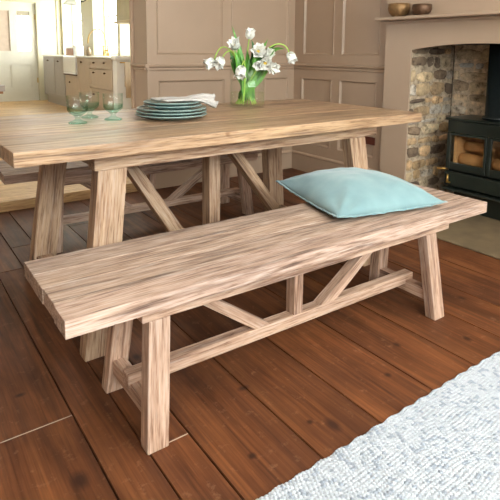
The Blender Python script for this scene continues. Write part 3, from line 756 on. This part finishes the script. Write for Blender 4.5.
# ------------------------------------------------------------------ vase of tulips
vx, vy = 1.618, 2.282
VR = .094
vase = thing('glass_vase', (vx, vy, TH), 0, 'clear cylindrical glass vase half filled with water holding white tulips', 'vase')
bm = bmesh.new()
lathe(bm, [(0, 0), (VR - .004, 0), (VR, .004), (VR, .20), (VR - .002, .2015), (VR - .004, .20), (VR - .0045, .014), (VR - .012, .010), (0, .010)], 64)
bm_obj('vase_body', bm, M['glass'], vase, WM[vase.name], True)
bm = bmesh.new(); lathe(bm, [(0, .0108), (VR - .013, .0108), (VR - .0050, .016), (VR - .0050, .079), (0, .079)], 48)
bm_obj('water', bm, M['water'], vase, WM[vase.name], True)
def blossom(bm, c, d, size, openness, n_out=6, seed=0, mi=0):
    """double tulip: three whorls of cupped petals about axis d"""
    rnd = random.Random(seed); d = Vector(d).normalized(); t = d.cross(Vector((.3, .2, .9)));
    if t.length < .1: t = d.cross(Vector((1, 0, 0)))
    t.normalize(); b = d.cross(t); c = Vector(c)
    for wh, (cnt, op, ln) in enumerate(((6, openness, 1.0), (6, openness * .72, .95), (5, openness * .42, .85), (4, openness * .2, .7))):
        for k in range(cnt):
            az = 2 * PI * (k + .5 * wh) / cnt + rnd.uniform(-.12, .12); o = op * rnd.uniform(.8, 1.15); L = size * ln * rnd.uniform(.88, 1.08); W = size * .44 * rnd.uniform(.85, 1.1)
            rd = t * math.cos(az) + b * math.sin(az); td = d.cross(rd); rows = []
            nu, nv = 6, 4
            ang = .15 + .25 * o; pos = Vector((0, 0))
            path = [(0.0, 0.0)]
            for i in range(1, nu + 1):
                f = i / nu; th = (1.15 - 1.0 * min(f * 1.6, 1)) * (.55 + .45 * o) + o * 1.0 * max(0, f - .35) + .05
                path.append((path[-1][0] + math.sin(th) * L / nu, path[-1][1] + math.cos(th) * L / nu))
            for i in range(nu + 1):
                f = i / nu; w = W * (math.sin(PI * min(1, f * .86 + .12)) ** .75) * (1 - .25 * f); r, h = path[i]; row = []
                for j in range(nv + 1):
                    s = 2 * j / nv - 1; cup = .30 * W * (s * s) * (1 - .55 * f)
                    fr = .05 * size * math.sin(s * 5 + seed + k) * f * f
                    row.append(bm.verts.new(c + rd * (r - cup + fr) + d * (h + fr * .5) + td * (s * w)))
                rows.append(row)
            for i in range(nu):
                for j in range(nv): q = bm.faces.new((rows[i][j], rows[i + 1][j], rows[i + 1][j + 1], rows[i][j + 1])); q.smooth = True; q.material_index = mi
def leafblade(bm, pts, w, twist=0, side=(0, 0, 1), mi=0, n=14):
    P0 = bez(*pts, n=n); rows = []; sd = Vector(side)
    for i, p in enumerate(P0):
        f = i / n; tg = (P0[min(i + 1, n)] - P0[max(i - 1, 0)]).normalized(); s = tg.cross(sd).normalized(); s = Matrix.Rotation(twist * f, 3, tg) @ s; up = tg.cross(s)
        ww = w * (math.sin(PI * min(1, .14 + f * .86)) ** .8) if f < 1 else 0.0005
        rows.append([bm.verts.new(p + s * (ww * q) + up * (ww * .35 * q * q)) for q in (-1, -.5, 0, .5, 1)])
    for A, B in zip(rows, rows[1:]):
        for j in range(4): q = bm.faces.new((A[j], A[j + 1], B[j + 1], B[j])); q.smooth = True; q.material_index = mi
rt = Vector((.816, -.575, 0)); aw = Vector((.575, .816, 0))   # right / away as seen along the view, used only to lay the bouquet out
def B(r, a, z): return Vector((vx, vy, TH)) + rt * r + aw * a + Vector((0, 0, z))
# bouquet: (base r,a) (mouth r,a,z) (head r,a,z) direction size open label ; lengths in metres
tul = [
 ((.01, .00), (.00, .00, .22), (0.012, .02, 0.387), (.15, -.3, 1), .052, .55, 'white double tulip standing highest in the bouquet'),
 ((.04, -.01), (-.02, .00, .22), (-0.067, -.03, 0.329), (-.35, -.75, .55), .056, .9, 'white double tulip left of the tallest one, facing forwards'),
 ((-.03, .01), (.03, -.02, .20), (0.056, -.045, 0.298), (.1, -.95, .35), .062, 1.15, 'white double tulip wide open with its yellow centre showing'),
 ((.05, .02), (-.05, -.01, .225), (-0.2, -.01, 0.233), (-.75, -.2, -.45), .056, .8, 'white double tulip nodding at the far left tip of the bouquet'),
 ((.03, -.03), (-.045, -.02, .215), (-0.147, -.03, 0.239), (-.35, -.55, -.6), .058, .8, 'white double tulip nodding left, second from the far left'),
 ((-.02, -.04), (-.01, -.05, .19), (-0.034, -.088, 0.192), (-.1, -.5, -.85), .060, .55, 'white double tulip hanging straight down over the vase rim'),
 ((-.04, .02), (.05, -.01, .20), (0.109, -.02, 0.283), (.35, -.75, .1), .052, .8, 'white double tulip just below and right of the widest open one'),
 ((-.05, -.01), (.04, -.05, .19), (0.056, -.085, 0.224), (-.3, -.8, -.2), .048, .65, 'white double tulip low in the bouquet, left of the lower right cluster'),
 ((-.01, .03), (.06, -.03, .19), (0.094, -.055, 0.235), (.1, -.9, -.1), .060, 1.0, 'white double tulip in the middle of the lower right cluster'),
 ((-.04, -.03), (.06, -.02, .185), (0.131, -.06, 0.214), (.5, -.7, -.35), .058, .9, 'white double tulip lowest of the lower right cluster'),
 ((-.06, .01), (.06, .00, .22), (0.232, -.01, 0.268), (.35, -.35, -.75), .056, .6, 'white double tulip nodding alone at the far right on an arched stem'),
]
for k, (b0, mth, hd, dr, sz, op, lab) in enumerate(tul):
    t = thing('tulip', tuple(B(b0[0], b0[1], .014)), 0, lab, 'flower', 'white tulips in the vase')
    d = (rt * dr[0] + aw * (-dr[1]) * -1 + Vector((0, 0, dr[2]))).normalized()
    head = B(*hd); sz *= 1.12
    base = head - d * sz * .42
    p0 = B(b0[0], b0[1], .016); p1 = B(*mth)
    path = [p0 + (p1 - p0) * i / 8 for i in range(8)]
    if k == 10: arc = bez(p1, B(.085, -.005, .34), B(.200, -.005, .375), base, 16)
    elif k == 3: arc = bez(p1, B(-.09, -.01, .33), B(-.15, -.01, .36), base, 16)
    elif k == 4: arc = bez(p1, B(-.06, -.02, .30), B(-.10, -.03, .33), base, 16)
    elif k == 5: arc = bez(p1, B(-.02, -.06, .26), B(-.012, -.09, .265), base, 14)
    else:
        ln = (base - p1).length; arc = bez(p1, p1 + (p1 - p0).normalized() * ln * .45, base - d * ln * .35, base, 12)
    path += arc; bm = bmesh.new(); tube(bm, path, .0034, 8)
    bm_obj('stem', bm, M['stem'], t, None, True)
    bm = bmesh.new(); blossom(bm, base, d, sz, op, seed=k)
    bl = bm_obj('blossom', bm, M['petal'], t, None, True)
    if op > .85:
        bm = bmesh.new(); cc = base + d * sz * .30; ret = bmesh.ops.create_icosphere(bm, subdivisions=2, radius=sz * .13, matrix=Matrix.Translation(cc))
        bm_obj('flower_centre', bm, M['pistil'], bl, None, True)
    # leaves of this tulip, springing from its stem
    LV = {0: [((.0, .0, .10), (-.01, 0, .20), (-.05, .0, .32), (-.085, .0, .430), .014, 0), ((.0, .02, .12), (.02, .02, .22), (.03, .0, .27), (.05, .0, .345), .020, 1)],
          1: [((-.01, .02, .10), (-.04, .02, .20), (-.05, .0, .27), (-.035, .02, .33), .020, 1), ((-.02, -.03, .10), (-.045, -.03, .18), (-.05, -.03, .23), (-.07, -.04, .31), .017, 0)],
          2: [((.02, .0, .10), (.05, .0, .22), (.07, .01, .31), (.108, .01, .362), .018, 0), ((.01, -.02, .06), (.015, -.02, .15), (.02, -.03, .22), (.035, -.03, .29), .019, 0)],
          4: [((-.02, -.01, .12), (-.06, -.01, .22), (-.08, -.01, .29), (-.09, -.02, .25), .018, 1)],
          5: [((-.01, -.03, .08), (-.02, -.03, .16), (-.04, -.04, .23), (-.055, -.05, .17), .016, 0)],
          6: [((.02, .01, .12), (.03, .01, .23), (.04, .01, .29), (.02, .02, .36), .019, 1)],
          7: [((.0, -.03, .05), (.025, -.04, .14), (.04, -.05, .22), (.03, -.05, .29), .018, 0)],
          8: [((.0, .01, .10), (.05, .0, .20), (.09, .0, .27), (.075, .01, .22), .016, 1)],
          9: [((.0, -.02, .05), (.03, -.03, .12), (.05, -.04, .19), (.045, -.05, .24), .014, 0)],
          10: [((.02, .0, .12), (.07, .0, .25), (.12, .0, .34), (.200, .01, .310), .024, 0), ((.01, .02, .12), (.04, .02, .25), (.09, .02, .32), (.17, .0, .340), .020, 1)]}
    lr = random.Random(50 + k)
    extra = []
    for _ in range(3):
        bx_, ba_ = b0[0] * .7, b0[1]; lean = (mth[0] * 1.3 + lr.uniform(-.03, .03)); tz = lr.uniform(.20, .31)
        extra.append(((bx_, ba_, lr.uniform(.03, .08)), (bx_ * .4 + lean * .4, ba_ - .01, .13), (lean, lr.uniform(-.03, .02), tz - .07), (lean * 1.25 + lr.uniform(-.02, .02), lr.uniform(-.04, .02), tz), lr.uniform(.015, .023), lr.random() < .4))
    for (q0, q1, q2, q3, w, dk) in LV.get(k, []) + extra:
        bm = bmesh.new(); leafblade(bm, (B(*q0), B(*q1), B(*q2), B(*q3)), w, .9, side=tuple(aw + Vector((0, 0, .2))))
        bm_obj('leaf', bm, M['leaf_dark'] if dk else M['leaf'], t, None, True)

# ------------------------------------------------------------------ bowls on the shelf, plate on the wall
def bowl(x, y, r, h, mat, label):
    bm = bmesh.new(); lathe(bm, [(0, 0), (r * .5, 0), (r * .62, .004), (r * .88, h * .3), (r, h * .62), (r * .97, h), (r * .93, h), (r * .95, h * .62), (r * .82, h * .32), (r * .5, .010), (0, .008)], 48)
    o = bm_obj('metal_bowl', bm, mat, None, Matrix.Translation((x, y, 1.2925)), True); tag(o, label, 'bowl', 'bowls on the mantel shelf')
bowl(2.885, 2.322, .073, .084, M['old_brass'], 'larger golden hammered bowl at the left on the mantel shelf')
bowl(2.885, 2.140, .062, .068, M['old_copper'], 'smaller dark copper brown bowl on the mantel shelf')
o = boxes('wall_socket', [(CX - .006, CX, 2.632, 2.742, .352, .412, .002)], M['socket']); tag(o, 'small reddish brown socket plate low on the panelled wall behind the table', 'socket')

# ------------------------------------------------------------------ kitchen
KZ = .066; KX = 2.65; KW = 3.10; KY = 10.9
kf = bmesh.new()
struct(boxes('floor_kitchen', [(.30, 1.64, CY + .002, CY + .236, -.03, KZ), (-1.5, KW, CY + .2362, KY + .1, -.03, KZ)], M['kfloor'], M=Matrix.Identity(4)))
wn = [(9.634, 10.80), (7.90, 8.984), (7.25, 7.78)]
wz0, wz1 = .985, 2.3
lst = [(KW, KW + .3, CY + .236, 7.25, 0, HC)]
ys = [7.25]; prev = None
for a, b in sorted(wn):
    lst += [(KW, KW + .3, a, b, 0, wz0), (KW, KW + .3, a, b, wz1, HC)]
for a, b in ((7.78, 7.90), (8.984, 9.634), (10.80, KY + .1)): lst.append((KW, KW + .3, a, b, 0, HC))
struct(boxes('wall_kitchen_right', lst, M['cream']))
for k, (a, b) in enumerate(sorted(wn)): window('window_%d' % (2 + k), False, a, b, wz0, wz1, KW + .2, t=.05, bars=1, rows=2)
dx0, dx1, dzt = 1.795, 2.612, 1.975
struct(boxes('wall_kitchen_back', [(-1.5, dx0 - .005, KY, KY + .1, 0, HC), (dx1 + .005, KW, KY, KY + .1, 0, HC), (dx0 - .005, dx1 + .005, KY, KY + .1, dzt, HC)], M['cream']))
struct(boxes('wall_kitchen_left', [(-1.6, -1.5, CY + .236, 4.8, 0, HC), (-1.6, -1.5, 5.7, KY + .1, 0, HC), (-1.6, -1.5, 4.8, 5.7, 0, 1.0), (-1.6, -1.5, 4.8, 5.7, 2.0, HC)], M['cream']))
window('window_5', False, 4.8, 5.7, 1.0, 2.0, -1.58, bars=2)  # unseen window, added to bring more light into the kitchen
struct(boxes('ceiling_kitchen', [(-1.6, KW + .3, CY + .237, KY + .1, HC, HC + .1)], M['white']))
struct(boxes('trim_5', [(dx1 + .006, dx1 + .10, KY - .03, KY - .001, KZ, dzt + .1), (dx0 - .10, dx0 - .006, KY - .03, KY - .001, KZ, dzt + .1), (dx0 - .006, dx1 + .006, KY - .03, KY - .001, dzt + .006, dzt + .1)], M['cream'], bev=.006))
struct(boxes('trim_6', [(KW - .09, KW - .001, KY - .025, KY - .001, KZ, HC)], M['cream'], bev=.006))
# kitchen door: glazed upper lights, two sunk lower panels
dr = struct(thing('door_1', ((dx0 + dx1) / 2, KY + .03, KZ), 0))
bm = bmesh.new(); y0, y1 = KY + .03, KY + .07
xs = [dx0, 1.905, 2.135, 2.270, 2.505, dx1]
for a, b in ((xs[0], xs[1]), (xs[2], xs[3]), (xs[4], xs[5])): box(bm, a, b, y0, y1, KZ + .003, dzt - .005)
for a, b in ((xs[1], xs[2]), (xs[3], xs[4])):
    box(bm, a, b, y0, y1, KZ + .003, .32); box(bm, a, b, y0, y1, .775, 1.045); box(bm, a, b, y0, y1, 1.81, dzt - .005)
    box(bm, a, b, y0 + .014, y1 - .01, .32, .775)
    for q in ((a, a + .02, .32, .775), (b - .02, b, .32, .775), (a, b, .32, .34), (a, b, .755, .775)): box(bm, q[0], q[1], y0 + .006, y0 + .014, q[2], q[3])
box(bm, xs[3], xs[4], y0 + .005, y1 - .005, 1.36, 1.375)
bm_obj('door_leaf', bm, M['door'], dr)
boxes('door_pane', [(xs[3], xs[4], y0 + .018, y0 + .022, 1.045, 1.81)], M['pane'], dr)
o = boxes('curtain', [(xs[1], xs[2], y0 + .018, y0 + .03, 1.045, 1.81), (xs[3], xs[4], y0 + .024, y0 + .03, 1.72, 1.81)], plain('pinkish_curtain', sr(196, 176, 158), .9), dr)
boxes('door_hinge', [(dx1 - .015, dx1 + .004, y0 - .006, y0 - .0005, .42, .52), (dx1 - .015, dx1 + .004, y0 - .006, y0 - .0005, 1.66, 1.76)], M['brass'], dr)
tag(boxes('garden_ground', [(-2, 9, KY + .5, 16, -.1, -.02), (KW + .6, 9, 4, KY + .5, -.1, -.02)], M['garden']), 'pale paved ground outside beyond the kitchen windows', 'ground')

# cabinets (front plane x = KX, running along y)
def cabinet(y0, y1, mat, label, parts, knobs=(), name='kitchen_cabinet'):
    t = thing(name, (KX + .2, (y0 + y1) / 2, KZ), 0, label, 'cabinet', 'base cabinets under the kitchen windows')
    boxes('carcass', [(KX + .02, KW - .004, y0 + .002, y1 - .002, KZ + .15, .945)], mat, t)
    boxes('plinth', [(KX + .05, KX + .07, y0 + .002, y1 - .002, KZ + .001, KZ + .149)], mat, t)
    for kind, a, b, z0, z1, kn in parts:
        d = boxes(kind, [(KX, KX + .018, a + .004, b - .004, z0, z1), (KX - .006, KX, a + .004, a + .05, z0, z1), (KX - .006, KX, b - .05, b - .004, z0, z1), (KX - .006, KX, a + .05, b - .05, z1 - .045, z1), (KX - .006, KX, a + .05, b - .05, z0, z0 + .045)], mat, t)
        for (ky, kz) in kn:
            bm = bmesh.new(); bmesh.ops.create_icosphere(bm, subdivisions=2, radius=.014, matrix=Matrix.Translation((KX - .022, ky, kz)))
            tube(bm, [(KX - .001, ky, kz), (KX - .018, ky, kz)], .007, 8); tag(bm_obj('knob', bm, M['knob'], d, None, True), 'dark round knob')
cabinet(9.88, 10.588, M['kit_grey'], 'grey kitchen cabinet at the far end, nearest the white door', [('door', 9.88, 10.588, .225, .94, [(10.228, .875)])])
cabinet(9.20, 9.88, M['kit_grey'], 'grey kitchen cabinet between the far one and the white sink', [('door', 9.20, 9.88, .225, .94, [(9.558, .868)])])
cabinet(7.90, 8.50, M['kit_cream'], 'stone coloured kitchen cabinet between the white sink and the drawers', [('door', 7.90, 8.50, .225, .94, [(8.257, .878)])])
cabinet(6.955, 7.90, M['kit_cream'], 'stone coloured drawer cabinet nearest to us in the kitchen run', [('drawer', 6.955, 7.90, .80, .94, [(7.676, .880), (7.236, .885)]), ('drawer', 6.955, 7.90, .51, .785, [(7.69, .735), (7.229, .737)]), ('drawer', 6.955, 7.90, .225, .50, [(7.70, .412)])])
t = thing('sink_cabinet', (KX + .2, 8.85, KZ), 0, 'short cabinet under the white fireclay sink', 'cabinet')
boxes('carcass', [(KX + .02, KW - .004, 8.504, 9.196, KZ + .15, .668)], M['kit_cream'], t)
boxes('plinth', [(KX + .05, KX + .07, 8.504, 9.196, KZ + .001, KZ + .149)], M['kit_cream'], t)
d = boxes('door', [(KX, KX + .018, 8.51, 9.19, .225, .64)], M['kit_cream'], t)
bm = bmesh.new(); bmesh.ops.create_icosphere(bm, subdivisions=2, radius=.014, matrix=Matrix.Translation((KX - .018, 8.90, .532))); bm_obj('knob', bm, M['knob'], d, None, True)
boxes('shelf_strip', [(KX - .03, KX + .015, 8.51, 9.19, .650, .667)], M['knob'], t)
bm = bmesh.new(); box(bm, KX - .03, KX + .40, 8.52, 9.18, .669, .70, bev=.008)
for q in ((KX - .03, KX, 8.52, 9.18), (KX + .37, KX + .40, 8.52, 9.18), (KX, KX + .37, 8.52, 8.55), (KX, KX + .37, 9.15, 9.18)): box(bm, *q, .70, .955, bev=.006)
tag(bm_obj('butler_sink', bm, M['ceramic']), 'white fireclay butler sink in front of the kitchen windows', 'sink')
tag(boxes('worktop', [(KX - .02, KW - .003, 9.185, 10.62, .946, .972, .004), (KX - .02, KW - .003, 6.955, 8.515, .946, .972, .004), (KX + .405, KW - .003, 8.516, 9.184, .946, .972, .004)], M['worktop']), 'pale stone kitchen worktop running under the windows', 'worktop')
# white end unit with towel rail
t = thing('white_end_unit', (KX + .2, 6.9, KZ), 0, 'white painted end unit with a towel rail at the near end of the kitchen run', 'cabinet')
boxes('carcass', [(KX + .002, KW - .004, 6.80, 6.95, KZ + .02, .935)], M['white'], t)
boxes('top', [(KX - .02, KW - .004, 6.78, 6.952, .936, .985)], M['white'], t, .004)
bm = bmesh.new(); tube(bm, [(KX + .05, 6.799, .90), (KX + .05, 6.76, .90), (KX + .30, 6.76, .90), (KX + .30, 6.799, .90)], .008, 8); tag(bm_obj('towel_rail', bm, M['brass'], t, None, True), 'thin brass rail')
def towel(x0, x1, zb, mat, label):
    bm = bmesh.new(); n = 12
    for (yy, zz) in ((6.742, zb), (6.778, zb + .15)):
        A = [bm.verts.new((x0 + (x1 - x0) * i / n, yy + .006 * math.sin(i * 1.7), zz)) for i in range(n + 1)]
        C2 = [bm.verts.new((x0 + (x1 - x0) * i / n, yy + .003 * math.sin(i * 1.7), .905)) for i in range(n + 1)]
        for i in range(n): bm.faces.new((A[i], A[i + 1], C2[i + 1], C2[i]))
        if yy < 6.75: T0 = C2
        else:
            for i in range(n): bm.faces.new((T0[i], T0[i + 1], C2[i + 1], C2[i]))
    o = bm_obj('kitchen_towel', bm, mat, None, None, True); tag(o, label, 'towel', 'towels on the kitchen rail')
    md = o.modifiers.new('thickness', 'SOLIDIFY'); md.thickness = .004; md.offset = 0
towel(KX + .10, KX + .19, .42, M['towel_peach'], 'peach towel hanging on the white end unit')
towel(KX + .20, KX + .28, .40, M['towel_white'], 'pale bluish white towel hanging right of the peach one')
# tap
t = thing('kitchen_tap', (KX + .41, 8.40, .972), 0, 'tall curved brass mixer tap in front of the kitchen window', 'tap')
TX = KX + .385
bm = bmesh.new(); tube(bm, [(TX, 8.22, .973), (TX, 8.22, 1.10), (TX, 8.22, 1.22), (TX - .01, 8.25, 1.32), (TX - .03, 8.34, 1.39), (TX - .05, 8.46, 1.415), (TX - .08, 8.60, 1.39), (TX - .10, 8.72, 1.32), (TX - .11, 8.76, 1.24), (TX - .11, 8.765, 1.18)], .008, 10)
bm_obj('spout', bm, M['brass'], t, None, True)
bm = bmesh.new()
for yy in (8.14, 8.32): tube(bm, [(TX, yy, .973), (TX, yy, 1.13)], .014, 10)
tube(bm, [(TX, 8.14, 1.06), (TX, 8.32, 1.06)], .012, 10); bm_obj('bridge', bm, M['brass'], t, None, True)
for yy in (8.14, 8.32):
    bm = bmesh.new(); tube(bm, [(TX - .035, yy, 1.135), (TX + .035, yy, 1.135)], .008, 8); bm_obj('handle', bm, M['brass'], t, None, True)
# things on the worktop
t = thing('wooden_box', (2.95, 9.62, .972), 0, 'brown wooden box with a pale lid on the worktop below the far kitchen window', 'box')
boxes('box_body', [(2.86, 3.03, 9.38, 9.82, .973, 1.10)], M['box_wood'], t, .006); boxes('lid', [(2.85, 3.04, 9.37, 9.83, 1.101, 1.14)], M['white'], t, .006)
bm = bmesh.new(); lathe(bm, [(0, .973), (.085, .973), (.088, .98), (.088, 1.13), (.07, 1.145), (0, 1.15)], 32, 2.90, 9.20)
tag(bm_obj('storage_jar', bm, M['white'], None, None, True), 'white storage jar beside the brown box on the worktop', 'jar')
bm = bmesh.new(); lathe(bm, [(0, .973), (.04, .973), (.042, 1.06), (.02, 1.09), (.018, 1.12), (0, 1.12)], 24, 2.99, 8.93)
tag(bm_obj('soap_bottle', bm, plain('amber_bottle', sr(120, 100, 74), .3), None, None, True), 'small brown bottle between the white jar and the brass tap', 'bottle')
# wall lamp with a white shade on a black bracket
t = thing('wall_lamp', (3.1, 9.3, 1.9), 0, 'white shade lamp on a dark curled bracket between the kitchen windows', 'lamp')
bm = bmesh.new(); lathe(bm, [(.035, 2.01), (.11, 1.885), (.145, 1.86), (.14, 1.862), (.105, 1.89), (.03, 2.01)], 32, 2.86, 9.42); bm_obj('lamp_shade', bm, M['white'], t, None, True)
bm = bmesh.new(); tube(bm, bez((3.099, 9.1, 2.05), (3.0, 9.05, 1.83), (2.9, 9.15, 1.86), (2.88, 9.35, 2.03), 14), .011, 8); bm_obj('bracket', bm, M['black'], t, None, True)
# wall cupboard
t = thing('wall_cupboard', (2.95, 6.6, 1.42), 0, 'greenish beige wall cupboard hanging at the right of the kitchen windows', 'cupboard')
boxes('carcass', [(2.80, KW - .004, 6.55, 7.15, 1.47, 2.3)], plain('sage_beige_paint', sr(176, 164, 128), .5), t, .003); boxes('cornice', [(2.765, KW - .004, 6.52, 7.17, 1.435, 1.469)], plain('sage_beige_paint_2', sr(190, 170, 132), .5), t, .005)
# table whose end shows at the far left
t = thing('kitchen_table', (.5, 6.9, KZ), 0, 'end of a wooden kitchen table just showing at the left edge', 'table')
boxes('table_top', [(.1, 1.205, 6.6, 7.5, .575, .645)], M['kit_grey'], t, .004); boxes('apron', [(.15, 1.19, 6.65, 7.45, .545, .574)], M['box_wood'], t)
for xx in (.16, .9):
    for yy in (6.66, 7.38): boxes('leg', [(xx, xx + .06, yy, yy + .06, KZ + .001, .544)], M['kit_grey'], t)

# ------------------------------------------------------------------ light: daylight through the windows, two added overhead lights
w = bpy.data.worlds.new('sky'); S.world = w; w.use_nodes = True
bg = w.node_tree.nodes['Background']; bg.inputs[0].default_value = (.97, .985, 1.0, 1); bg.inputs[1].default_value = 14.0
def area(name, loc, rot, sx_, sy_, power, col, portal=False):
    l = bpy.data.lights.new(name, 'AREA'); l.shape = 'RECTANGLE'; l.size = sx_; l.size_y = sy_; l.energy = power; l.color = col
    o = bpy.data.objects.new(name, l); COL.objects.link(o); o.location = loc; o.rotation_euler = rot
    if portal: l.cycles.is_portal = True
    return o
area('portal', (1.0, -1.45, 1.8), (PI / 2, 0, 0), 3.8, 1.2, 1, (1, 1, 1), True)
for a, b in wn: area('portal', (KW + .32, (a + b) / 2, (wz0 + wz1) / 2), (0, PI / 2, 0), wz1 - wz0, b - a, 1, (1, 1, 1), True)
area('portal', (-1.65, 5.25, 1.5), (0, -PI / 2, 0), 1.0, .9, 1, (1, 1, 1), True)
area('added_kitchen_fill', (1.7, 5.6, HC - .05), (0, 0, 0), .8, .8, 14, (1, .97, .92))  # added light without a fitting, brightens the kitchen end unit
area('added_ceiling_fill', (1.25, .35, HC - .03), (0, 0, 0), 1.2, .9, 13, (1, .975, .94))  # added unseen overhead light, no fitting; lights the room from above

# ------------------------------------------------------------------ camera
PP = dict(f=520.4195, xp=244.5915, yp=126.2567, pitch=.1405, roll=.0078, yaw=.6122, h=1.0462)
cy, sy = math.cos(PP['yaw']), math.sin(PP['yaw']); fw = Vector((sy, cy, 0)); rr = Vector((cy, -sy, 0)); up = Vector((0, 0, 1))
F = fw * math.cos(PP['pitch']) - up * math.sin(PP['pitch']); U0 = up * math.cos(PP['pitch']) + fw * math.sin(PP['pitch'])
R = rr * math.cos(PP['roll']) + U0 * math.sin(PP['roll']); U = U0 * math.cos(PP['roll']) - rr * math.sin(PP['roll'])
cam = bpy.data.cameras.new('camera'); co = bpy.data.objects.new('camera', cam); COL.objects.link(co)
Mc = Matrix((R, U, -F)).transposed().to_4x4(); Mc.translation = (0, 0, PP['h']); co.matrix_world = Mc
cam.sensor_width = 36; cam.sensor_fit = 'HORIZONTAL'; cam.lens = PP['f'] * 36 / 500
cam.shift_x = (250 - PP['xp']) / 500; cam.shift_y = (PP['yp'] - 250) / 500
cam.clip_start = .02
S.camera = co
S.cycles.transparent_max_bounces = 32
S.cycles.max_bounces = 12
S.view_settings.view_transform = 'Standard'; S.view_settings.look = 'None'; S.view_settings.gamma = 1; S.view_settings.use_curve_mapping = False
S.view_settings.exposure = .54
